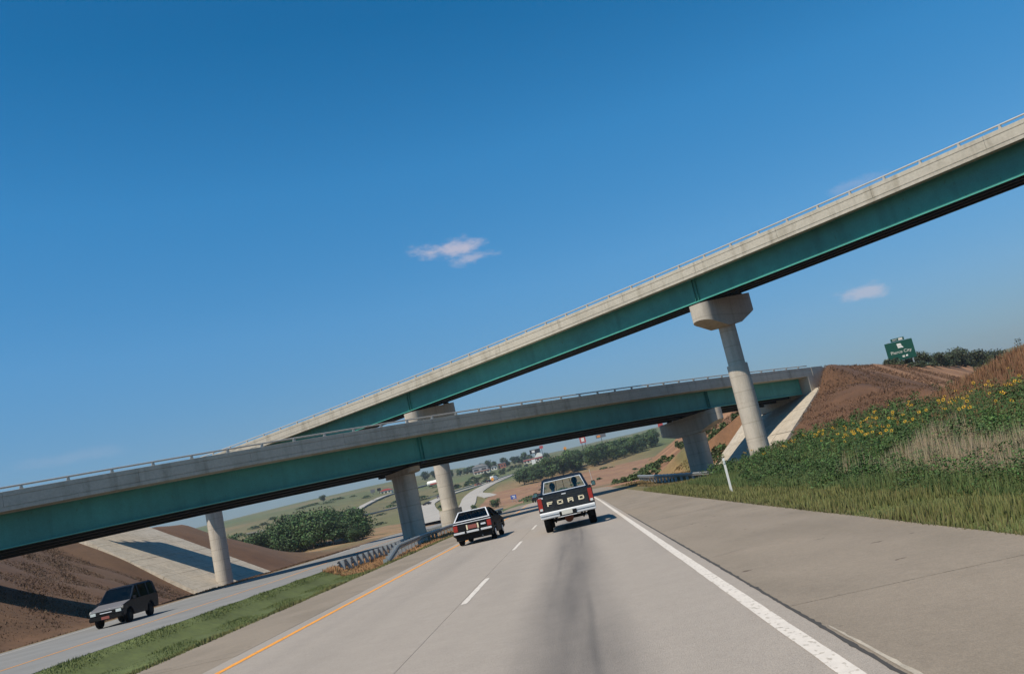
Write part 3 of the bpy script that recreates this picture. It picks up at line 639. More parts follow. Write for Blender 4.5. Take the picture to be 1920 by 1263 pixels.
# ------------------------------------------------------------------ vegetation
def col_var(base, n, v=.25, hue=.12):
    k = 1+rng.uniform(-v,v,(n,1)); h = 1+rng.uniform(-hue,hue,(n,3)); return np.clip(np.array(base)[None,:]*k*h, 0, 1)
def blades(name, region, n, hmin, hmax, base, tip, dens=None, width=.006, lean=.35, grow=.0004, label=None):
    X = rng.uniform(region[0], region[1], n*2); Y = region[2]+(region[3]-region[2])*rng.uniform(0,1,n*2)**1.25
    if dens is not None:
        k = np.array([random.random() < dens(x,y) for x,y in zip(X,Y)]); X, Y = X[k], Y[k]
    X, Y = X[:n], Y[:n]; n = len(X)
    Z = np.array([ground_z(x,y) for x,y in zip(X,Y)])-.02
    Hh = rng.uniform(hmin,hmax,n)*(.72+.22*np.sin(X*2.1+Y*1.3)+.25*np.sin(X*.9-Y*.47+1.7)*np.sin(Y*1.9+X)); an = rng.uniform(0,2*np.pi,n); wd = width*(1+Y*grow*60)*rng.uniform(.7,1.3,n)
    dx, dy = np.cos(an)*wd, np.sin(an)*wd; la = rng.uniform(0,2*np.pi,n); ll = rng.uniform(0,lean,n)*Hh
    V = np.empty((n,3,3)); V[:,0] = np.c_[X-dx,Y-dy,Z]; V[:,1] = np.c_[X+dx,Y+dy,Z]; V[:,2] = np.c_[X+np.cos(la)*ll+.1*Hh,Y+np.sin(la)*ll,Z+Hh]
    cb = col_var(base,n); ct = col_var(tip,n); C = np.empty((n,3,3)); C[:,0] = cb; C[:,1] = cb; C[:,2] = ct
    return np_mesh(name, V.reshape(-1,3), 3, C.reshape(-1,3), M['blade'], 'stuff')
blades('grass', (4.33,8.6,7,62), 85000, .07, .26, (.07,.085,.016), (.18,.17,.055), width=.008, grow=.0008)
blades('grass', (4.30,4.75,7,60), 14000, .03, .13, (.06,.07,.02), (.20,.16,.07), width=.006, grow=.0008)
blades('grass', (-13.15,-8.02,10,60), 95000, .03, .09, (.075,.10,.022), (.14,.16,.045), width=.006, grow=.0007)
blades('grass', (-8.5,-7.98,10,90), 12000, .05, .13, (.08,.09,.025), (.20,.18,.06), width=.007, grow=.0010)
blades('dry_grass', (-13.0,-9.2,45,100), 34000, .08, .28, (.26,.135,.055), (.46,.26,.12), width=.009, grow=.0010)
blades('dry_grass', (5.5,17,58,112), 30000, .06, .22, (.10,.075,.03), (.22,.15,.06), width=.02, grow=.0010)
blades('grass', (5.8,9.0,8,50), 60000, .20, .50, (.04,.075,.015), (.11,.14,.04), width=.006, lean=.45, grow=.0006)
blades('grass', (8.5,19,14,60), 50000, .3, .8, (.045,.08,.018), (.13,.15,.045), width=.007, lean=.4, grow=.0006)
blades('dry_grass', (6.8,9.9,13.5,25), 9500, .55, 1.0, (.22,.17,.10), (.36,.28,.18), dens=lambda x,y: .95 if (math.sin(x*1.7+y*.45)+math.sin(y*.6+x*.5+1)+(8.2-x)*.5-abs(y-19)*.12) > -.35 else .03, width=.006, lean=.22)
blades('brown_weeds', (12,34,24,66), 70000, .20, .80, (.10,.048,.022), (.24,.12,.055), width=.016, lean=.3)
blades('dry_grass', (-60,-23.6,30,98), 90000, .05, .16, (.085,.045,.022), (.115,.066,.033), width=.012, lean=1.2, grow=.0006)
blades('dry_grass', (24,78,84,150), 90000, .10, .28, (.088,.045,.022), (.125,.064,.032), width=.016, lean=1.1, grow=.0004)
# leafy weeds
def weeds(name, spots, base=(.050,.098,.020), lsz=.036, nl=95):
    VV = []; CC = []
    for (x,y,h,r,cmul) in spots:
        n = int(nl*(h+.3)*r/.35*(1.9 if y < 26 else 1)); z0 = ground_z(x,y)
        t = rng.uniform(.08,1,n); rad = r*np.sqrt(rng.uniform(0,1,n))*(1.1-.75*t); an = rng.uniform(0,2*np.pi,n)
        c = np.c_[x+rad*np.cos(an), y+rad*np.sin(an), z0+t*h]
        u = rng.normal(size=(n,3)); u[:,2] *= .5; u /= np.linalg.norm(u,axis=1)[:,None]; q = rng.normal(size=(n,3)); v = np.cross(u,q); v /= np.linalg.norm(v,axis=1)[:,None]
        s = lsz*(.45+min(1.2,y/45))*rng.uniform(.5,1.2,n)[:,None]; P = np.empty((n,4,3)); P[:,0] = c-u*s; P[:,1] = c+v*s*.5; P[:,2] = c+u*s; P[:,3] = c-v*s*.5
        cl = col_var(np.array(base)*cmul, n, .5, .2); VV.append(P.reshape(-1,3)); CC.append(np.repeat(cl,4,axis=0))
    return np_mesh(name, np.concatenate(VV), 4, np.concatenate(CC), M['leaf'], 'stuff')
sp = []
for _ in range(900):
    x = random.uniform(8.0,16); y = 13+47*random.random()**1.3
    sp.append((x,y,random.uniform(.35,1.05)*(1 if y < 45 else .8),random.uniform(.22,.5),random.uniform(.7,1.25)))
for _ in range(520):
    x = random.uniform(6.0,8.6); y = 9.5+30*random.random()**1.3
    sp.append((x,y,random.uniform(.15,.60)*min(1,(x-5.4)),random.uniform(.25,.55),random.uniform(.6,1.1)))
for _ in range(190):
    x = random.uniform(13,20); y = random.uniform(52,75); sp.append((x,y,random.uniform(.5,1.2),random.uniform(.3,.6),random.uniform(.8,1.2)))
weeds('weeds', sp)
sp = [(random.uniform(14,30),random.uniform(26,62),random.uniform(.4,1.0),random.uniform(.3,.5),random.uniform(.8,1.3)) for _ in range(130)]
weeds('weeds', sp, (.07,.07,.025))
sp = [(random.uniform(18,26),random.uniform(122,175),random.uniform(.5,1.3),random.uniform(.5,.9),1.1) for _ in range(60)]+[(random.uniform(8,17),random.uniform(120,200),random.uniform(.4,1.0),random.uniform(.5,1.0),1.3) for _ in range(90)]
weeds('weeds', sp, (.05,.075,.02), .16, 40)

ORD = 'first second third fourth fifth sixth seventh eighth ninth tenth eleventh twelfth thirteenth fourteenth fifteenth sixteenth seventeenth eighteenth nineteenth'.split()
def ordinal(n):
    if n < 19: return ORD[n]
    if n % 10 == 9: return ['twentieth','thirtieth','fortieth'][(n-19)//10]
    return ['twenty','thirty','forty'][(n-19)//10 if n % 10 != 9 else 0]+'-'+ORD[(n-19)%10-1 if (n-19)%10 else 0]
def screen_x(x, y):
    p = Vector((x, y, 5))-Vector((0,0,1.5)); return p.dot(right)/p.dot(fwd)
sp = [(random.uniform(-190,-55),random.uniform(340,640),random.uniform(.5,1.6),random.uniform(2.5,6.0),random.uniform(.8,1.5)) for _ in range(70)]
sp += [(random.uniform(-25,60),random.uniform(300,420),random.uniform(.3,.8),random.uniform(1.5,4.0),random.uniform(1.0,1.6)) for _ in range(30)]
sp += [(-62+random.gauss(0,9)+(y-560)*.1,y,random.uniform(.8,2.2),random.uniform(1.2,3.0),random.uniform(.5,1.1)) for y in [random.uniform(530,760) for _ in range(70)]]
weeds('undergrowth', sp, (.045,.075,.022), .30, 10)
sp = [(30.5+.515*t+random.uniform(-1.5,2.5), 109+.857*t+random.uniform(-2.5,.5), random.uniform(.5,1.5)+.7*(t > 78), random.uniform(.8,1.8), random.uniform(.5,1.1)) for t in [random.uniform(40,190) for _ in range(110)]]
weeds('undergrowth', sp, (.045,.062,.024), .13, 26)
# sunflower plants, each a thing
def petal_head(parent, loc, r, tilt, az):
    mb = MB(); n = 12
    vs = []
    for i in range(n):
        a_ = 2*math.pi*i/n; b_ = a_+.20; c_ = a_-.20
        vs += [(math.cos(c_)*r*.35,math.sin(c_)*r*.35,0),(math.cos(a_)*r,math.sin(a_)*r,.012),(math.cos(b_)*r*.35,math.sin(b_)*r*.35,0)]
    mb.add(vs, [(3*i,3*i+1,3*i+2) for i in range(n)]); o = mb.build('flower_head', M['petal'], parent); o.location = loc; o.rotation_euler = (tilt,0,az)
    d = MB().tube((0,0,-.012),(0,0,.022),r*.33,r*.26,10).build('seed_disc', M['disc'], o); return o
def sunflower_proto(h, heads):
    root = empty('sunflower_plant'); mb = MB(); top = Vector((0,0,h)); mb.tube((0,0,-.1),(0,0,h*.6),.012,.010,5); mb.tube((0,0,h*.6),top,.010,.006,5)
    hp = []
    for k in range(heads):
        zz = h*random.uniform(.72,1.0) if k else h; a_ = random.uniform(0,6.28); q = Vector((math.cos(a_)*.22,math.sin(a_)*.22,zz)) if k else top
        if k: mb.tube((0,0,zz-.25),q,.007,.005,4)
        hp.append(q)
    mb.build('stalk', M['stalk'], root)
    lv = []; n = 38
    for k in range(n):
        z_ = random.uniform(.12,.92)*h; a_ = random.uniform(0,6.28); ln = random.uniform(.10,.20)*(1.1-.4*z_/h); q = Vector((math.cos(a_),math.sin(a_),random.uniform(-.4,.2))); s_ = Vector((-q.y,q.x,0))*ln*.32
        r0 = Vector((math.cos(a_),math.sin(a_),0))*random.uniform(.01,.16)+Vector((0,0,z_)); lv += [r0, r0+q*ln*.5+s_, r0+q*ln, r0+q*ln*.5-s_]
    c = col_var((.04,.085,.02), n, .3); np_mesh('leaves', np.array([tuple(v) for v in lv]), 4, np.repeat(c,4,axis=0), M['leaf'], None, root)
    for q in hp: petal_head(root, q, random.uniform(.048,.075), R(random.uniform(20,90)), R(random.uniform(-50,30)))
    return root
protos = [sunflower_proto(random.uniform(.95,1.3), k) for k in (2,3,2,1,3)]
cl = [(11.0,29,2.6,6,32,'wild sunflower, %s from the left in the densest yellow clump'),
      (10.0,38,2.2,6,19,'wild sunflower, %s from the left between the pier and the densest clump'),
      (15.2,24,2.5,3,13,'wild sunflower, %s from the left near the right edge of the weeds'),
      (9.0,27,.8,4,8,'wild sunflower low in the weeds, %s right of the delineator post'),
      (13.0,36,2.4,4,10,'wild sunflower against the brown embankment, %s above the yellow clump')]
k = 0
for (cx_,cy_,rx_,ry_,n,lab) in cl:
    pl_ = sorted([(max(7.6,random.gauss(cx_,rx_*.6)), max(15,random.gauss(cy_,ry_*.6))) for _ in range(n)], key=lambda q: screen_x(q[0],q[1]))
    for qi, (x,y) in enumerate(pl_):
        o = protos[k] if k < len(protos) else copy_tree(random.choice(protos[:5])); k += 1
        o.location = (x,y,ground_z(x,y)+random.uniform(-.05,.12)); o.rotation_euler = (random.uniform(-.08,.08),random.uniform(-.08,.08),R(random.uniform(-45,45)))
        tag(o, lab % ordinal(qi), 'sunflower', 'wild sunflowers in the weeds right of the road')

# trees
def crown_mesh(name, Rr, Hc, n, base, leaf, lobes=9, flat=.8):
    L_ = []
    for i in range(lobes):
        a_ = random.uniform(0,6.28); q = random.uniform(.15,.62)*Rr; zc = random.uniform(.22,.82)*Hc
        L_.append((math.cos(a_)*q, math.sin(a_)*q, zc, random.uniform(.32,.52)*Rr))
    L_.append((0,0,Hc*.6,Rr*.6)); per = n//len(L_); VV = []; CC = []
    for (x,y,z,r) in L_:
        d = rng.normal(size=(per,3)); d /= np.linalg.norm(d,axis=1)[:,None]; rad = r*rng.uniform(.45,1.22,per)[:,None]; c = np.array([x,y,z])+d*rad*np.array([1,1,flat])
        u = rng.normal(size=(per,3)); u /= np.linalg.norm(u,axis=1)[:,None]; w_ = np.cross(u,d); w_ /= np.linalg.norm(w_,axis=1)[:,None]
        s = leaf*rng.uniform(.5,1.25,per)[:,None]; P = np.empty((per,4,3)); P[:,0] = c-u*s; P[:,1] = c+w_*s*.7; P[:,2] = c+u*s; P[:,3] = c-w_*s*.7
        k = random.uniform(.7,1.5); CC.append(np.repeat(col_var(np.array(base)*k, per, .5, .2),4,axis=0)); VV.append(P.reshape(-1,3))
    return np.concatenate(VV), np.concatenate(CC)
def tree_proto(name, Ht, Rr, n, base, leaf, trunk_frac=.25, lobes=9):
    root = empty(name); Hc = Ht*(1-trunk_frac*.6)
    V, C = crown_mesh('crown', Rr, Hc, n, base, leaf, lobes); V[:,2] += Ht*trunk_frac*.6
    np_mesh('crown', V, 4, C, M['leaf'], None, root)
    mb = MB(); mb.tube((0,0,-.4),(0,0,Ht*.35),Ht*.028,Ht*.018,7); mb.tube((0,0,Ht*.35),(Rr*.1,0,Ht*.75),Ht*.018,Ht*.006,6)
    for k in range(4):
        a_ = k*1.6+.3; mb.tube((0,0,Ht*(.28+.05*k)),(math.cos(a_)*Rr*.6,math.sin(a_)*Rr*.6,Ht*(.5+.06*k)),Ht*.012,Ht*.003,5)
    mb.build('trunk', M['bark'], root); return root
def scatter(protos_, items, label_fn, cat, group):
    items = sorted(items, key=lambda q: screen_x(q[0], q[1]))
    for i, (x,y,s) in enumerate(items):
        o = protos_[i] if i < len(protos_) else copy_tree(random.choice(protos_ if len(protos_) > 1 else pr))
        o.location = (x,y,ground_z(x,y)-.2); o.rotation_euler = (0,0,random.uniform(0,6.28)); o.scale = (s*random.uniform(.85,1.15),s*random.uniform(.85,1.15),s*random.uniform(.82,1.02))
        tag(o, label_fn(i,x,y), cat, group)
G1 = (.036,.070,.018); G2 = (.050,.088,.022); G3 = (.032,.058,.022)
pr = [tree_proto('tree', 11, 5.0, 4200, random.choice((G1,G2)), .36, .06, 14) for _ in range(5)]
items = []
row = [(-21,432),(-16,428),(-9,432),(-3,438),(3,444),(9,450),(15,458),(21,466),(27,474),(33,482),(39,490),(45,500)]
for (x,y) in row:
    for k in range(4): items.append((x+random.uniform(-2.5,2.5)+k*1.0, y+k*11+random.uniform(-3,3), random.uniform(.72,1.1)*(.8 if x < -12 else 1)))
rows = [items[k::4] for k in range(4)]
for k, rw_ in enumerate(rows):
    scatter(pr if k == 0 else [copy_tree(pr[k])], rw_, lambda i,x,y: 'dark green tree, %s from the left in the %s row of the grove' % (ordinal(i), ['front','second','third','back'][k]), 'tree', 'trees of the grove beyond the overpass')
pr = [tree_proto('tree', 7.4, 4.2, 5200, G1, .22, .0, 14) for _ in range(4)]
items = [(-46,186,.7),(-47,190,.95),(-50,185,.9),(-52,192,1.12),(-55,188,1.2),(-58,194,1.15),(-61,188,1.05),(-64,193,1.0),(-67,188,.95),(-71,193,.9),(-75,190,.85),(-80,195,.9),(-85,192,.85),(-56,200,1.25),(-49,199,1.1),(-63,201,1.1),(-45,183,.45)]
scatter(pr, items, lambda i,x,y: 'bushy green tree, %s from the left in the thicket between the left columns' % ordinal(i), 'tree', 'thicket between the left hand columns')
pr = [tree_proto('tree', 9, 4.6, 1100, G3, .55, .05, 9) for _ in range(4)]
items = [(-118,800,1.0),(-112,790,1.1),(-104,800,.9),(-95,790,.8),(-90,800,.9),(-84,792,1.0),(-79,800,.8),(-74,790,1.1),(-69,800,1.2),(-64,790,1.0),(-48,812,1.1),(-44,806,1.0),(-39,812,1.3),(-33,806,1.1),(-58,815,1.2),(-54,800,.8),(-126,806,1.2),(-140,800,.8),(-26,815,1.0),(-20,820,.9),(-150,780,.7),(-175,640,.6)]
scatter(pr, items, lambda i,x,y: 'small dark tree, %s from the left along the distant hilltop skyline' % ordinal(i), 'tree', 'trees along the distant skyline')
# brush on the ramp fill at right
pr = [tree_proto('shrub', 3.6, 2.4, 900, (.035,.045,.02), .22, .25, 7) for _ in range(3)]
items = []
for t in [44+4.6*k+random.uniform(-2,2) for k in range(35)]:
    s_ = .45 if t < 62 else random.uniform(.5,1.15)*(1.15 if t > 80 else .8)
    items.append((30.5+.515*t+random.uniform(-.5,2.5), 109+.857*t+random.uniform(-3,1), s_))
scatter(pr, items, lambda i,x,y: 'dark scrubby shrub, %s from the left on the crest of the brown embankment' % ordinal(i), 'shrub', 'shrubs along the ramp embankment crest')
o = tree_proto('shrub', 3.4, 2.0, 900, G2, .2, .05, 7); o.location = (-29.5,330,ground_z(-29.5,330)-.2); o.scale = (1.35,1.35,1.0); tag(o, 'round green bush standing alone in the brown field near the blue sign', 'bush')
o = tree_proto('shrub', 2.2, 1.6, 500, G2, .2, .05, 6); o.location = (-38.5,345,ground_z(-38.5,345)-.2); tag(o, 'small low green bush behind the dark hatchback roof', 'bush')
o = tree_proto('shrub', 1.8, 1.1, 500, G2, .12, .05, 6); o.location = (17.2,112,ground_z(17.2,112)-.2); tag(o, 'green bush at the foot of the right slope paving', 'bush')
o = tree_proto('shrub', 1.5, 1.3, 500, G2, .12, .05, 6); o.location = (19.6,120,ground_z(19.6,120)-.2); tag(o, 'green bush half way up the orange slope behind the paving', 'bush')

# ------------------------------------------------------------------ delineator and signs
d = tag(empty('delineator_post', (5.16,32.1,ground_z(5.16,32.1))), 'thin white delineator post in the grass at the shoulder edge', 'marker post')
MB().prism([(-.038,-.015),(.038,-.015),(.038,.01),(.02,.015),(-.02,.015),(-.038,.01)], -.3, 1.22, 'z').build('post', M['white_paint'], d)
MB().box(-.028,.028,-.03,-.016,1.02,1.14).build('reflector', M['headlight'], d)
def text(body, size, loc, mt, parent, name='lettering', ext=.01):
    c = bpy.data.curves.new(name,'FONT'); c.body = body; c.size = size; c.align_x = 'CENTER'; c.align_y = 'CENTER'; c.extrude = ext; c.materials.append(mt)
    t_ = bpy.data.objects.new('t', c); col.objects.link(t_); bpy.context.view_layer.update()
    me = bpy.data.meshes.new_from_object(t_.evaluated_get(bpy.context.evaluated_depsgraph_get())); bpy.data.objects.remove(t_)
    if not me.materials: me.materials.append(mt)
    o = bpy.data.objects.new(name, me); col.objects.link(o); o.parent = parent; o.location = loc; o.rotation_euler = (R(90),0,0); return o
sg = tag(empty('exit_sign', (56.5,151,8.3), R(-12)), 'green highway exit sign with white lettering above the brown embankment', 'road sign')
MB().box(-2.15,2.15,0,.06,.9,4.0).build('panel', M['green_sign'], sg, bevel=.03)
MB().box(-1.05,1.05,0,.06,4.05,4.55).build('exit_tab', M['green_sign'], sg, bevel=.02)
for x in (-1.5,1.5): MB().box(x-.09,x+.09,.07,.22,-1.5,4.1).build('post', M['galv'], sg)
text('Pierce City', .72, (0.05,-.02,2.25), M['plate_white'], sg); text('EXIT', .34, (-.42,-.02,4.3), M['white_paint'], sg); MB().box(.05,.42,-.012,-.003,1.28,1.58).add([],[]).build('distance_patch', M['plate_white'], sg); MB().box(.60,.90,-.012,-.003,1.34,1.60).build('distance_patch', M['white_paint'], sg)
MB().box(.15,.78,-.012,-.003,4.13,4.47).build('number_patch', M['plate_white'], sg)
mo = [(-.42,.36),(.22,.36),(.34,.1),(.3,-.05),(.55,-.32),(.42,-.46),(.38,-.36),(-.3,-.36),(-.34,.15)]
MB().prism([(x_+.05,z_+3.25) for x_,z_ in mo], -.012, -.003, 'y').build('route_shield', M['white_paint'], sg)
MB().box(-.16,.28,-.02,-.013,3.12,3.36).build('route_number', M['plate_white'], sg)
bs = tag(empty('service_sign', (-23.4,343,ground_z(-23.4,343)), R(-14)), 'small blue roadside service sign standing in the brown field', 'road sign')
MB().box(-1.1,1.1,0,.05,1.0,2.5).build('panel', M['blue_sign'], bs); MB().box(-.6,.7,-.02,-.004,1.9,2.15).build('white_band', M['white_paint'], bs); MB().box(-.2,.7,-.02,-.004,1.35,1.6).build('white_band', M['white_paint'], bs)
for x in (-.8,.8): MB().box(x-.06,x+.06,.05,.15,-.4,2.4).build('post', M['galv'], bs)
def pole_sign(label, X, Y, zb, Ht, w_, h_, mt, poles=1, patch=None, shape='box'):
    zg = zb if zb is not None else ground_z(X,Y); o = tag(empty('pole_sign', (X,Y,zg)), label, 'sign')
    for k in range(poles):
        q = 0 if poles == 1 else (-.28*w_ if k == 0 else .28*w_); MB().tube((q,.3,-1),(q,.3,Ht-.5*h_),.22,.18,6).build('pole', M['plastic'], o)
    if shape == 'box': MB().box(-w_/2,w_/2,0,.6,Ht-h_,Ht).build('panel', mt, o)
    else: MB().prism([(0,Ht),(w_/2,Ht-h_/2),(0,Ht-h_),(-w_/2,Ht-h_/2)], 0,.2,'y').build('panel', mt, o)
    if patch: MB().box(patch[0]*w_,patch[1]*w_,-.08,-.01,Ht-h_*.8,Ht-h_*.2).build('emblem', patch[2], o)
    return o
pole_sign('dark rectangular pole sign above the white restaurant roof', -28.5, 820, 27.7, 10.6, 9.5, 3.6, M['plastic'], 1, (-.30,-.02,M['white_paint']))
pole_sign('small red sign on a thin pole right of the dark pole sign', -22.5, 830, 28.1, 12.5, 3.2, 2.6, M['red_paint'])
pole_sign('square red and white sign on twin poles above the tree grove', 13.1, 700, 21.6, 12.6, 4.6, 4.6, M['red_paint'], 2, (-.25,.25,M['white_paint']))
pole_sign('wide pale grey billboard on one pole above the tree grove', 27.2, 700, 21.6, 11.4, 7.6, 2.6, M['grey_paint'], 1, (-.4,-.05,M['amber']))
pole_sign('small yellow and white diamond sign above the grove', -1.7, 800, 25.5, 8.5, 3.4, 3.4, M['yellow_line'], 1, None, 'dia')
pole_sign('yellow diamond warning sign beside the distant road', -44.1, 510, 11.5, 3.1, 2.2, 2.2, M['yellow_line'], 1, None, 'dia')
pole_sign('red sign just left of the right hand pier cap', 62.6, 600, 17.5, 9.6, 3.2, 2.6, M['red_paint'])
def building(name, label, X, Y, w_, d_, h_, wm, rm, rz=0, wins=4, gable=False, band=None, cat='building'):
    z = min(ground_z(X-w_/2,Y), ground_z(X+w_/2,Y), ground_z(X,Y)); b = tag(empty(name,(X,Y,z),rz), label, cat)
    MB().box(-w_/2,w_/2,0,d_,-1,h_).build('wall', wm, b)
    if gable:
        MB().prism([(-w_/2-.4,h_),(w_/2+.4,h_),(w_*.2,h_+w_*.16),(-w_*.2,h_+w_*.16)], -.4, d_+.4, 'y').build('roof', rm, b)
    else: MB().box(-w_/2-.3,w_/2+.3,-.3,d_+.3,h_,h_+.35).build('roof', rm, b)
    for k in range(wins):
        q = -w_/2+w_*(k+.5)/wins; MB().box(q-w_/wins*.3,q+w_/wins*.3,-.06,-.01,h_*.3,h_*.72).build('window', M['pane'], b)
    if band: MB().box(-w_/2-.05,w_/2+.05,-.35,-.07,h_*.8,h_-.02).build('fascia_band', band, b)
    return b
b = building('restaurant','long white building with red trim stripe and raised white gable on the hill', -31, 800, 17, 10, 3.6, M['wall'], M['roof'], 0, 6, band=M['red_paint'])
MB().prism([(1.5,3.9),(8.8,3.9),(8.8,6.0),(6.4,7.4),(4.6,7.4)], -.5, 9, 'y').build('gable', M['white_paint'], b)
building('shop','small red brown building with flat roof between the hilltop trees', -58.0, 792, 6.5, 7, 4.6, M['brick'], M['roof'], 0, 3)
building('house','small bright white gabled house left of the red brown building', -64.5, 785, 5.0, 6, 2.8, M['white_paint'], M['roof'], 0, 2, True)
building('barn','long low pale building with a reddish end on the hill', -71.5, 745, 13, 7, 2.8, M['wall'], M['roof'], 0, 5, band=M['brick'])
building('barn','pale grey storage barn with curved roof on the skyline', -75, 770, 13, 9, 5.5, M['roof'], M['roof'], 0, 2, True)
building('store','low building with a bright red roof on the left skyline', -130.3, 640, 7.5, 7, 2.4, M['wall'], M['red_paint'], 0, 3, True)
pole_sign('grey sign board at the far left of the skyline', -139.4, 640, 24.3, 3.6, 3.0, 2.4, M['grey_paint'])
pole_sign('dark sign board left of the bright red roof', -134.8, 640, 23.9, 4.0, 2.6, 2.0, M['plastic'])
pole_sign('small white sign on the grass by the distant road', -27.0, 700, 20.6, 5.0, 3.0, 3.6, M['white_paint'], 2)
# tanker trailer
tz = ground_z(-98,668); tk = tag(empty('tanker_trailer',(-98,668,tz+.2), R(-6)), 'white tank trailer with a red stripe parked on the hill behind the centre column', 'trailer')
mb = MB(); prev = None; vs = []; S_ = 14
for (x_,r_) in ((-7.4,.3),(-7.2,1.2),(-6.7,1.7),(-6.0,1.85),(6.0,1.85),(6.7,1.7),(7.1,1.1),(7.2,.3)):
    vs += [(x_,math.cos(2*math.pi*i/S_)*r_,2.6+math.sin(2*math.pi*i/S_)*r_) for i in range(S_)]
mb.add(vs,[(i*S_+j,i*S_+(j+1)%S_,(i+1)*S_+(j+1)%S_,(i+1)*S_+j) for i in range(7) for j in range(S_)]+[tuple(range(S_)),tuple(range(7*S_,8*S_))]); mb.build('tank', M['white_paint'], tk, smooth=True)
MB().box(-4.6,7.0,-1.95,-1.86,1.5,2.3).build('stripe', M['red_paint'], tk); MB().box(-6.5,6.5,-.6,.6,.7,1.0).build('chassis', M['plastic'], tk)
for x_ in (-5.6,-4.4,4.2,5.4):
    MB().tube((x_,-1.2,.5),(x_,1.2,.5),.5,seg=12).build('wheel', M['rubber'], tk)

# ------------------------------------------------------------------ vehicles
def wheel(parent, x, y, r, w_, hub=M['chrome'], name='wheel'):
    o = MB().tube((-w_/2,0,0),(w_/2,0,0), r, seg=28).build(name, M['rubber'], parent, bevel=.02); o.location = (x,y,r)
    s = 1 if x > 0 else -1
    MB().tube((s*(w_/2-.03),0,0),(s*(w_/2+.012),0,0), r*.60, r*.50, 20).build('rim', hub, o); return o
def person(parent_loc, label, pts_scale=1.0, shirt=None, rz=0, lean=.1):
    """seated adult: one continuous skinned body, hips at the origin"""
    V = [(0,0,0),(0,.02,.20),(0,.0,.42),(0,-.02,.52),(0,-.01,.60),(0,.02,.70),(0,.03,.79),
         (-.17,0,.47),(-.24,.12,.26),(-.20,.36,.22),(-.18,.46,.24),(.17,0,.47),(.24,.12,.26),(.20,.36,.22),(.18,.46,.24),
         (-.10,.05,-.02),(-.13,.42,.03),(-.13,.62,-.30),(.10,.05,-.02),(.13,.42,.03),(.13,.62,-.30)]
    E_ = [(0,1),(1,2),(2,3),(3,4),(4,5),(5,6),(2,7),(7,8),(8,9),(9,10),(2,11),(11,12),(12,13),(13,14),(0,15),(15,16),(16,17),(0,18),(18,19),(19,20)]
    rad = [.15,.15,.17,.07,.06,.10,.075,.075,.05,.038,.035,.075,.05,.038,.035,.10,.08,.055,.10,.08,.055]
    me = bpy.data.meshes.new('person'); me.from_pydata(V,E_,[]); o = bpy.data.objects.new('person', me); col.objects.link(o)
    me.materials.append(shirt or M['shirt_dark']); me.materials.append(M['skin'])
    o.modifiers.new('skin','SKIN'); 
    for i, r in enumerate(rad): me.skin_vertices[0].data[i].radius = (r,r*.85)
    me.skin_vertices[0].data[0].use_root = True
    sb = o.modifiers.new('sub','SUBSURF'); sb.levels = 1; sb.render_levels = 1
    o.location = parent_loc; o.rotation_euler = (lean,0,rz)
    mb = MB(); bm = bmesh.new(); bmesh.ops.create_icosphere(bm, subdivisions=2, radius=.128); me2 = bpy.data.meshes.new('hair'); bm.to_mesh(me2); bm.free(); me2.materials.append(M['hair'])
    h = bpy.data.objects.new('hair', me2); col.objects.link(h); h.parent = o; h.location = (0,-.005,.77); h.scale = (.92,1.0,1.1)
    bm = bmesh.new(); bmesh.ops.create_icosphere(bm, subdivisions=2, radius=.10); me3 = bpy.data.meshes.new('face'); bm.to_mesh(me3); bm.free(); me3.materials.append(M['skin'])
    f = bpy.data.objects.new('face', me3); col.objects.link(f); f.parent = o; f.location = (0,.035,.74); f.scale = (.85,.95,1.15)
    tag(o, label, 'person'); return o
def quad_frame(name, outer, inner, th, mt, parent):
    """outer, inner: 4 points each in order; th: thickness vector"""
    t = Vector(th); vs = [Vector(p) for p in outer]+[Vector(p) for p in inner]; vs += [p+t for p in vs]; fs = []
    for i in range(4):
        j = (i+1)%4; fs += [(i,j,4+j,4+i),(8+i,12+i,12+j,8+j),(i,8+i,8+j,j),(4+i,4+j,12+j,12+i)]
    return MB().add(vs,fs).build(name, mt, parent)
def pane(name, pts, th, parent, mt=None):
    t = Vector(th); P = [Vector(p) for p in pts]; return MB().hexa(P+[p+t for p in P]).build(name, mt or M['glass'], parent)

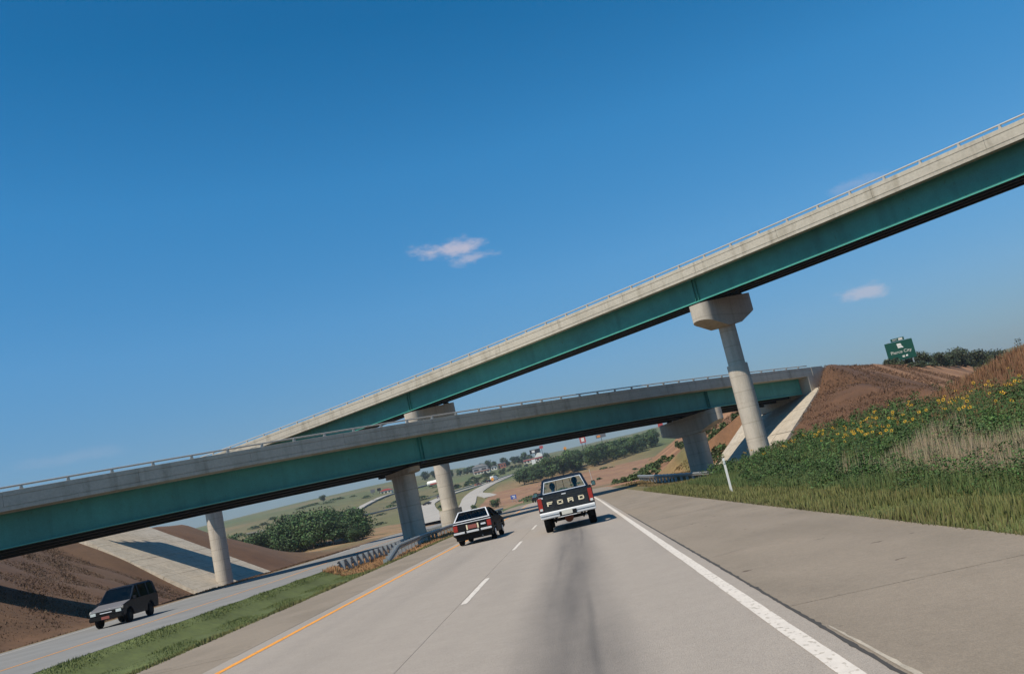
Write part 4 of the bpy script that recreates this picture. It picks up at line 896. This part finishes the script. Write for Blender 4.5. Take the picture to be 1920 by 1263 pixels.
# --- black pickup
tr = tag(empty('pickup_truck', (-.45,32.15,0), R(0)), 'black pickup truck with chrome step bumper driving ahead in the right lane', 'pickup truck')
bp_ = M['black_paint']
def arch(cx_, r, z0, n=10): return [(cx_+r*math.cos(math.pi*i/n), z0+r*math.sin(math.pi*i/n)) for i in range(n+1)]
for s in (-1,1):
    poly = [(.10,.60),(.72,.60)]+[(2*1.22-p[0],p[1]) for p in arch(1.22,.46,.60)][1:-1]+[(1.72,.60),(2.28,.60),(2.28,1.30),(.10,1.30)]
    MB().prism(poly, s*.90, s*.985).build('bed_side', bp_, tr, bevel=.015)
    MB().box(min(s*.86,s*.985),max(s*.86,s*.985),.10,2.28,1.30,1.335).build('bed_rail', bp_, tr, bevel=.01)
    poly = [(2.32,.45),(3.72,.45),(3.78,.60)]+[(2*4.42-p[0],p[1]) for p in arch(4.42,.46,.60)][1:-1]+[(4.9,.50),(5.2,.50),(5.22,1.10),(3.85,1.26),(2.32,1.32)]
    MB().prism(poly, s*.90, s*.985).build('door_and_fender', bp_, tr, bevel=.015)
    MB().box(min(s*.985,s*.992),max(s*.985,s*.992),2.34,5.1,.78,.84).build('side_moulding', M['chrome'], tr)
    # tail lights at the bed corners
    tl = MB().box(min(s*.815,s*.965),max(s*.815,s*.965),.02,.11,.80,1.24).build('tail_light', M['taillight'], tr, bevel=.012)
    MB().box(min(s*.84,s*.94),max(s*.84,s*.94),.012,.022,.80,.88).build('reverse_light', M['headlight'], tl)
    MB().box(min(s*.80,s*.90),max(s*.80,s*.90),.09,.12,.60,1.30).build('corner_panel', bp_, tr, bevel=.01)
MB().box(-.90,.90,.12,2.26,.58,.66).build('bed_floor', M['plastic'], tr)
MB().box(-.90,.90,2.22,2.28,.6,1.30).build('bed_front_wall', bp_, tr)
tg = MB().box(-.80,.80,.055,.115,.66,1.30).build('tailgate', bp_, tr, bevel=.02)
MB().box(-.78,.78,.035,.057,.80,.815).build('lower_crease', M['steel_dark'], tg)
MB().box(-.78,.78,.042,.057,1.165,1.178).build('upper_crease', M['steel_dark'], tg)
MB().box(-.10,.06,.03,.056,1.215,1.255).build('handle', M['chrome'], tg, bevel=.006)
MB().box(-.92,-.76,.035,.05,1.20,1.255).build('badge', M['chrome'], tg, bevel=.004)
def letter(ch, cx_, z0, w_, h_, parent):
    t = .045; mb = MB(); x0, x1, z1 = cx_-w_/2, cx_+w_/2, z0+h_; y0,y1 = .038,.056
    B_ = lambda a,b,c,d: mb.box(a,b,y0,y1,c,d)
    if ch == 'F': B_(x0,x0+t,z0,z1); B_(x0+t,x1,z1-t*.75,z1); B_(x0+t,x1-.03,z0+h_*.42,z0+h_*.42+t*.7)
    if ch == 'O': B_(x0,x0+t,z0+.012,z1-.012); B_(x1-t,x1,z0+.012,z1-.012); B_(x0+.012,x1-.012,z1-t*.75,z1); B_(x0+.012,x1-.012,z0,z0+t*.75)
    if ch == 'R': B_(x0,x0+t,z0,z1); B_(x0+t,x1-.012,z1-t*.75,z1); B_(x1-t,x1,z0+h_*.52,z1-.014); B_(x0+t,x1-.012,z0+h_*.36,z0+h_*.36+t*.7); B_(x1-t,x1,z0,z0+h_*.36)
    if ch == 'D': B_(x0,x0+t,z0,z1); B_(x0+t,x1-.02,z1-t*.75,z1); B_(x0+t,x1-.02,z0,z0+t*.75); B_(x1-t,x1,z0+.022,z1-.022)
    mb.build('letter', M['letters'], parent)
for ch, cx_ in zip('FORD', (-.56,-.20,.17,.55)): letter(ch, cx_, .915, .20, .145, tg)
# cab
MB().box(-.90,.90,2.32,3.78,.48,.62).build('cab_floor', M['plastic'], tr)
hz = [(3.78,.55),(5.18,.55),(5.2,1.08),(3.85,1.24)]
MB().prism(hz, -.90, .90).build('hood', bp_, tr, bevel=.03)
MB().box(-.92,.92,5.18,5.32,.42,.62).build('front_bumper', M['chrome'], tr, bevel=.03)
ob = [(-.93,2.30,.62),(.93,2.30,.62),(.76,2.47,1.83),(-.76,2.47,1.83)]; ib = [(-.735,2.42,1.37),(.735,2.42,1.37),(.655,2.468,1.74),(-.655,2.468,1.74)]
ob2 = [(-.93,2.30,1.28),(.93,2.30,1.28),(.76,2.44,1.83),(-.76,2.44,1.83)]; ib2 = [(-.80,2.315,1.35),(.80,2.315,1.35),(.675,2.42,1.755),(-.675,2.42,1.755)]
quad_frame('cab_back', ob2, ib2, (0,.05,0), bp_, tr)
MB().box(-.90,.90,2.30,2.36,.6,1.29).build('cab_rear_wall', bp_, tr)
rw = quad_frame('rear_window', [(-.815,2.30,1.335),(.815,2.30,1.335),(.69,2.41,1.77),(-.69,2.41,1.77)], [(-.79,2.305,1.36),(.79,2.305,1.36),(.668,2.405,1.748),(-.668,2.405,1.748)], (0,.015,0), M['trim'], tr)
def rwp(f_, z_): 
    t = (z_-1.36)/(1.748-1.36); wd = .79+(.668-.79)*t; return Vector((f_*wd, 2.318+.1*t, z_))
cuts = [-1,-.36,.02,.40,1]
for a_, b_ in zip(cuts,cuts[1:]): pane('pane', [rwp(a_,1.36),rwp(b_,1.36),rwp(b_,1.748),rwp(a_,1.748)], (0,.006,0), rw)
for c_ in cuts[1:-1]: pane('divider', [rwp(c_-.014,1.36),rwp(c_+.014,1.36),rwp(c_+.014,1.748),rwp(c_-.014,1.748)], (0,-.012,0), rw, M['plastic'])
MB().hexa([(-.76,2.44,1.80),(.76,2.44,1.80),(.74,3.42,1.80),(-.74,3.42,1.80),(-.70,2.50,1.875),(.70,2.50,1.875),(.68,3.36,1.875),(-.68,3.36,1.875)]).build('roof', bp_, tr, bevel=.02)
for s in (-1,1):
    MB().hexa([(s*.93,3.80,1.22),(s*.84,3.80,1.22),(s*.84,3.90,1.22),(s*.93,3.90,1.22),(s*.75,3.36,1.83),(s*.68,3.36,1.83),(s*.68,3.42,1.83),(s*.75,3.42,1.83)]).build('windscreen_pillar', bp_, tr)
    MB().hexa([(s*.93,2.30,1.28),(s*.88,2.30,1.28),(s*.88,2.52,1.28),(s*.93,2.52,1.28),(s*.76,2.44,1.83),(s*.70,2.44,1.83),(s*.70,2.58,1.83),(s*.76,2.58,1.83)]).build('rear_pillar', bp_, tr)
    pane('side_window', [(s*.915,2.52,1.3),(s*.915,3.80,1.25),(s*.745,3.38,1.81),(s*.745,2.58,1.81)], (s*-.008,0,0), tr)
    mr = MB().box(min(s*1.06,s*1.22),max(s*1.06,s*1.22),3.60,3.68,1.26,1.46).build('mirror', M['plastic'], tr, bevel=.02)
    MB().box(min(s*1.08,s*1.20),max(s*1.08,s*1.20),3.592,3.599,1.29,1.43).build('mirror_glass', M['glass_dark'], mr)
    MB().tube((s*.92,3.62,1.2),(s*1.1,3.63,1.36),.012,seg=5).build('bracket', M['chrome'], mr)
pane('windscreen', [(-.86,3.84,1.24),(.86,3.84,1.24),(.69,3.40,1.81),(-.69,3.40,1.81)], (0,.006,0), tr)
MB().box(-.70,.70,2.46,2.62,.62,1.36).build('bench_seat', M['seat'], tr, bevel=.04)
MB().box(-.86,.86,3.62,3.80,.95,1.24).build('dashboard', M['seat'], tr, bevel=.03)
# bumper, plate, running gear
bm_ = MB().prism([(-.02,.50),(-.10,.52),(-.10,.585),(-.075,.60),(-.10,.615),(-.10,.70),(-.08,.725),(.05,.725),(.05,.50)], -.97, .97).build('rear_bumper', M['chrome'], tr, bevel=.012)
MB().box(-.96,.96,-.104,-.088,.595,.605).build('bumper_groove', M['plastic'], bm_)
MB().box(-.30,.30,-.122,-.10,.50,.66).build('step_recess', M['plastic'], bm_)
MB().box(-.22,.16,-.14,-.124,.535,.68).build('license_plate', M['plate_white'], bm_, bevel=.006)
MB().box(-.28,.28,-.13,-.08,.475,.50).build('step_lip', M['chrome'], bm_)
for s in (-1,1):
    wheel(tr, s*.80, 1.22, .37, .25, M['plastic']); wheel(tr, s*.80, 4.42, .37, .25, M['plastic'])
    MB().box(min(s*.74,s*.86),max(s*.74,s*.86),.45,.47,.30,.60).build('mud_flap', M['plastic'], tr)
    MB().box(min(s*.42,s*.50),max(s*.42,s*.50),.1,5.0,.44,.54).build('frame_rail', M['plastic'], tr)
ax = MB().tube((-.72,1.22,.37),(.72,1.22,.37),.055,seg=10).build('rear_axle', M['plastic'], tr)
MB().tube((-.02,1.06,.37),(-.02,1.40,.37),.16,.12,14).build('differential', M['brick'], ax)
MB().tube((.60,.25,.36),(.60,1.2,.38),.035,seg=8).build('exhaust', M['galv'], tr); MB().tube((-.42,.12,.40),(-.42,.7,.40),.03,seg=8).build('hitch_bar', M['plastic'], tr)
for s in (-1,1): MB().tube((s*.5,.95,.30),(s*.62,.75,.58),.03,seg=6).build('shock_absorber', M['plastic'], tr)
MB().tube((1.12,3.62,1.45),(1.10,3.60,1.90),.009,.006,5).build('antenna', M['trim'], tr)
person((-.45-.42,32.15+2.92,.80), 'driver in a pale patterned shirt seen through the left of the pickup rear window', shirt=M['shirt'])
person((-.45+.44,32.15+2.92,.85), 'passenger with dark hair seen through the right of the pickup rear window')

# --- dark hatchback with bright window frame
ca = tag(empty('hatchback_car', (-4.50,38.0,0), R(-2.5)), 'dark hatchback with silver framed rear window in the left lane', 'car')
nv = M['navy_paint']
body = [(.06,.36),(.36,.34),(.42,.40)]+[(2*.86-p[0],p[1]) for p in arch(.86,.33,.34)][1:-1]+[(1.30,.26),(2.90,.26)]+[(2*3.24-p[0],p[1]) for p in arch(3.24,.33,.34)][1:-1]+[(3.60,.30),(4.02,.36),(4.06,.66),(3.95,.74),(2.95,.90),(1.0,.92),(.20,.93),(.05,.86),(.03,.60)]
for s in (-1,1): MB().prism(body, s*.72, s*.815).build('body_side', nv, ca, bevel=.02)
inner = [(.08,.36),(.5,.36),(.5,.62),(1.25,.62),(1.25,.30),(2.9,.30),(2.9,.62),(3.6,.62),(3.6,.36),(4.0,.38),(4.04,.66),(3.93,.735),(2.95,.885),(2.80,.86),(2.80,.60),(1.0,.60),(.40,.86),(.20,.915),(.06,.85)]
MB().prism(inner, -.725, .725).build('body', nv, ca, bevel=.01)
# tailpiece: lights, plate
tp = MB().box(-.80,.80,.02,.08,.60,.86).build('tail_panel', M['plastic'], ca, bevel=.01)
for s in (-1,1):
    MB().box(min(s*.62,s*.80),max(s*.62,s*.80),-.005,.10,.60,.85).build('tail_light', M['taillight'], ca, bevel=.012)
MB().box(-.18,.18,-.012,.018,.63,.79).build('license_plate', M['plate_red'], tp, bevel=.004)
for s in (-1,1): MB().box(min(s*.20,s*.26),max(s*.20,s*.26),-.01,.018,.61,.81).build('plate_light', M['letters'], tp)
MB().box(.36,.56,-.006,.018,.70,.77).build('badge', M['trim'], tp)
rb = MB().prism([(-.10,.42),(-.12,.47),(-.12,.52),(-.09,.57),(.04,.57),(.04,.42)], -.83, .83).build('rear_bumper', M['plastic'], ca, bevel=.012)
MB().box(-.80,.80,-.135,-.115,.49,.57).build('bumper_chrome', M['chrome'], rb, bevel=.008)
for s in (-.30,.30): MB().box(s-.04,s+.04,-.155,-.13,.44,.575).build('overrider', M['plastic'], rb, bevel=.008)
MB().prism([(.03,.24),(.3,.20),(.3,.42),(.03,.42)], -.76, .76).build('rear_valance', M['plastic'], ca)
# cabin
def gp(x_, t): # hatch plane point, t 0 bottom 1 top
    return Vector((x_, .14+.62*t, .92+.39*t))
hb = .735; ht = .56
quad_frame('hatch_frame', [gp(-.775,0),gp(.775,0),gp(.60,1.02),gp(-.60,1.02)], [gp(-.70,.06),gp(.70,.06),gp(.555,.93),gp(-.555,.93)], (0,-.006,.03), nv, ca)
hf = quad_frame('window_trim', [gp(-.765,.0)+Vector((0,-.045,.050)),gp(.765,.0)+Vector((0,-.045,.050)),gp(.60,.985)+Vector((0,-.035,.052)),gp(-.60,.985)+Vector((0,-.035,.052))], [gp(-.705,.06)+Vector((0,-.045,.050)),gp(.705,.06)+Vector((0,-.045,.050)),gp(.562,.93)+Vector((0,-.035,.052)),gp(-.562,.93)+Vector((0,-.035,.052))], (0,-.012,.012), M['trim'], ca)
MB().prism([(.03,.885),(.10,.89),(.10,.912),(.07,.915),(.03,.91)], -.80, .80).build('hatch_lip', M['trim'], ca, bevel=.005)
pane('rear_window', [gp(-.70,.06),gp(.70,.06),gp(.555,.93),gp(-.555,.93)], (0,-.003,.006), ca)
MB().hexa([(-.605,.86,1.275),(.605,.86,1.275),(.60,2.15,1.29),(-.60,2.15,1.29),(-.55,.92,1.325),(.55,.92,1.325),(.55,2.08,1.335),(-.55,2.08,1.335)]).build('roof', nv, ca, bevel=.015)
for s in (-1,1):
    for (ya,yb,yc,yd) in ((.16,.40,.86,1.0),(1.55,1.63,1.50,1.57),(2.92,3.02,2.08,2.15)):
        MB().hexa([(s*.80,ya,.92),(s*.74,ya,.92),(s*.74,yb,.92),(s*.80,yb,.92),(s*.61,yc,1.29),(s*.56,yc,1.29),(s*.56,yd,1.29),(s*.61,yd,1.29)]).build('pillar', nv, ca)
    pane('side_window', [(s*.785,.40,.93),(s*.785,2.92,.90),(s*.605,2.12,1.28),(s*.605,1.0,1.28)], (s*-.006,0,0), ca)
    MB().box(min(s*.80,s*.98),max(s*.80,s*.98),2.55,2.66,.92,1.05).build('mirror', nv, ca, bevel=.02)
    wheel(ca, s*.70, .86, .285, .19); wheel(ca, s*.70, 3.24, .285, .19)
    MB().box(min(s*.815,s*.825),max(s*.815,s*.825),.3,3.9,.50,.55).build('side_moulding', M['plastic'], ca)
pane('windscreen', [(-.75,2.98,.90),(.75,2.98,.90),(.59,2.14,1.29),(-.59,2.14,1.29)], (0,.006,0), ca)
for x_ in (-.36,.36):
    MB().box(x_-.22,x_+.22,1.30,1.42,.45,.98).build('front_seat', M['seat'], ca, bevel=.04); MB().box(x_-.12,x_+.12,1.30,1.38,1.0,1.12).build('headrest', M['seat'], ca, bevel=.03)
MB().box(-.62,.62,.62,.74,.5,.90).build('rear_seat', M['seat'], ca, bevel=.04)
MB().box(-.10,.12,2.1,2.13,1.17,1.23).build('rear_mirror', M['plastic'], ca)
MB().tube((.35,.02,.27),(.35,.5,.28),.025,seg=8).build('exhaust', M['galv'], ca)
person((-4.50-.36,38.0+1.62,.46), 'driver of the dark hatchback seen dimly through the rear window')

# --- oncoming van, silver hood and dark body
va = tag(empty('van', (-19.45,36.6,0), R(181)), 'dark van with pale silver hood driving on the opposite carriageway', 'van')
va.scale = (.82,.82,.82)
# local: +Y forward (towards the photographer)
dk = M['navy_paint']
side = [(-3.95,.40),(-3.55,.38)]+[(2*-3.05-p[0],p[1]) for p in arch(-3.05,.38,.38)][1:-1]+[(-2.6,.32),(-1.15,.32)]+[(2*-.72-p[0],p[1]) for p in arch(-.72,.38,.38)][1:-1]+[(-.2,.40),(.0,.45),(.0,.78),(-.10,.90),(-.95,1.06),(-3.98,1.10),(-4.02,.7)]
for s in (-1,1): MB().prism(side, s*.76, s*.85).build('body_side', dk, va, bevel=.02)
MB().prism([(-3.95,.42),(-3.5,.42),(-3.5,.7),(-2.6,.7),(-2.6,.36),(-1.2,.36),(-1.2,.7),(-.25,.7),(-.25,.45),(-.02,.46),(-.02,.76),(-.14,.80),(-1.1,.80),(-1.1,.6),(-3.7,.6),(-3.97,.9)], -.77, .77).build('chassis_body', dk, va)
MB().hexa([(-.82,-.96,1.03),(.82,-.96,1.03),(.80,-.03,.78),(-.80,-.03,.78),(-.82,-.96,1.09),(.82,-.96,1.09),(.80,-.06,.89),(-.80,-.06,.89)]).build('hood', M['silver_paint'], va, bevel=.02)
gr = MB().box(-.80,.80,-.06,.02,.60,.80).build('grille', M['plastic'], va, bevel=.01)
for s in (-1,1):
    MB().box(min(s*.50,s*.78),max(s*.50,s*.78),-.02,.04,.64,.78).build('headlight', M['headlight'], va, bevel=.01)
MB().box(-.30,.30,.02,.03,.69,.73).build('grille_bar', M['trim'], gr)
fb = MB().box(-.84,.84,-.05,.12,.38,.58).build('front_bumper', M['plastic'], va, bevel=.03)
MB().box(-.20,.20,.12,.135,.42,.55).build('license_plate', M['plate_red'], fb)
MB().hexa([(-.72,-3.85,1.70),(.72,-3.85,1.70),(.68,-1.75,1.70),(-.68,-1.75,1.70),(-.66,-3.75,1.79),(.66,-3.75,1.79),(.60,-1.85,1.78),(-.60,-1.85,1.78)]).build('roof', dk, va, bevel=.02)
for s in (-1,1):
    for (ya,yb,yc,yd) in ((-1.02,-.92,-1.84,-1.75),(-2.05,-1.93,-2.02,-1.92),(-3.1,-2.95,-3.08,-2.95),(-4.0,-3.72,-3.85,-3.62)):
        MB().hexa([(s*.84,ya,1.06),(s*.78,ya,1.06),(s*.78,yb,1.06),(s*.84,yb,1.06),(s*.72,yc,1.72),(s*.66,yc,1.72),(s*.66,yd,1.72),(s*.72,yd,1.72)]).build('pillar', dk, va)
    pane('side_window', [(s*.82,-3.8,1.08),(s*.82,-1.0,1.06),(s*.70,-1.8,1.71),(s*.70,-3.75,1.71)], (s*-.006,0,0), va)
    wheel(va, s*.74, -.72, .32, .20, M['plastic']); wheel(va, s*.74, -3.05, .32, .20, M['plastic'])
    MB().box(min(s*.85,s*1.02),max(s*.85,s*1.02),-1.25,-1.15,1.06,1.22).build('mirror', dk, va, bevel=.02)
pane('windscreen', [(-.80,-.95,1.08),(.80,-.95,1.08),(.67,-1.80,1.71),(-.67,-1.80,1.71)], (0,.004,.004), va)
pane('rear_window', [(-.78,-3.98,1.1),(.78,-3.98,1.1),(.66,-3.86,1.71),(-.66,-3.86,1.71)], (0,-.006,0), va)
MB().box(-.76,.76,-3.9,-3.8,.5,1.1).build('rear_door', dk, va)
for x_ in (-.36,.36): MB().box(x_-.24,x_+.24,-2.3,-2.15,.6,1.32).build('seat', M['seat'], va, bevel=.04)
MB().box(-.62,.62,-3.3,-3.15,.6,1.25).build('seat', M['seat'], va, bevel=.04)
person((-19.45+.30,36.6+1.66,.56), 'driver of the oncoming van behind its windscreen', rz=R(181), lean=-.1, shirt=M['shirt_dark'])

# --- distant vehicles
def small_car(label, X, Y, rz, paint, roof_paint=None, h=1.38, z=None, W=.84, Ln=4.5):
    o = tag(empty('car', (X,Y,(ground_z(X,Y)+.38) if z is None else z), rz), label, 'car')
    MB().prism([(-Ln/2,.35),(Ln/2,.32),(Ln/2,.66),(Ln*.22,.88),(-Ln*.36,.92),(-Ln/2,.86)], -W, W).build('body', paint, o, bevel=.05)
    MB().hexa([(-W*.93,-Ln*.38,.90),(W*.93,-Ln*.38,.90),(W*.93,Ln*.22,.88),(-W*.93,Ln*.22,.88),(-W*.72,-Ln*.27,h-.03),(W*.72,-Ln*.27,h-.03),(W*.72,Ln*.06,h-.03),(-W*.72,Ln*.06,h-.03)]).build('windows', M['pane'], o)
    MB().box(-W*.73,W*.73,-Ln*.275,Ln*.065,h-.03,h+.02).build('roof', roof_paint or paint, o, bevel=.02)
    for s in (-1,1):
        for y_ in (-Ln*.3,Ln*.3): MB().tube((s*(W-.2),y_,.31),(s*(W+.01),y_,.31),.31,seg=14).build('wheel', M['rubber'], o)
        MB().box(min(s*.5*W,s*W*.95),max(s*.5*W,s*W*.95),-Ln/2-.02,-Ln/2,.64,.8).build('tail_light', M['taillight'], o)
        MB().box(min(s*.5*W,s*W*.95),max(s*.5*W,s*W*.95),Ln/2,Ln/2+.02,.5,.64).build('headlight', M['headlight'], o)
    return o
small_car('dark saloon car far ahead partly hidden by the pickup', -7.2, 168, R(12), M['navy_paint'], z=prof(168)+.02)
small_car('dark blue car with pale roof on the distant road just above the guardrail', -37.0, 250, R(8), M['navy_paint'], M['silver_paint'])
small_car('dark red car with a low roof at the left bend of the distant road', -71.5, 441, R(70), M['plastic'], M['brick'])
small_car('blue grey car at the left edge of the centre column on the distant road', -69.5, 474, R(-20), M['grey_paint'])
small_car('dark maroon car on the distant road just right of the centre column', -52.5, 510, R(-40), M['brick'])
small_car('tiny dark car behind the white van on the distant road', -46.6, 519, R(-30), M['plastic'])
wv = tag(empty('delivery_van', (-44.2,523,ground_z(-44.2,523)+.4), R(-25)), 'white box van on the distant road below the yellow sign', 'van')
MB().box(-1.1,1.1,-2.6,1.4,.5,2.7).build('box', M['white_paint'], wv, bevel=.05); MB().box(-1.0,1.0,1.4,2.6,.5,1.9).build('cab', M['white_paint'], wv, bevel=.1)
for s in (-1,1):
    for y_ in (-1.6,1.8): MB().tube((s*.8,y_,.4),(s*1.02,y_,.4),.4,seg=12).build('wheel', M['rubber'], wv)
pane('windscreen', [(-.9,2.62,1.2),(.9,2.62,1.2),(.9,2.62,1.8),(-.9,2.62,1.8)], (0,.01,0), wv, M['pane'])

# ------------------------------------------------------------------ summer haze
hz_ = MB().box(-1700,1700,-90,3600,-6,100).build('haze', None); hz_['kind'] = 'stuff'
vm = bpy.data.materials.new('haze_air'); vm.use_nodes = True; vt = vm.node_tree; vt.nodes.clear()
vo = vt.nodes.new('ShaderNodeOutputMaterial'); pv = vt.nodes.new('ShaderNodeVolumePrincipled'); pv.inputs['Color'].default_value = (.80,.86,.95,1); pv.inputs['Density'].default_value = .0002; pv.inputs['Anisotropy'].default_value = .3
vt.links.new(pv.outputs[0], vo.inputs['Volume']); hz_.data.materials.clear(); hz_.data.materials.append(vm)
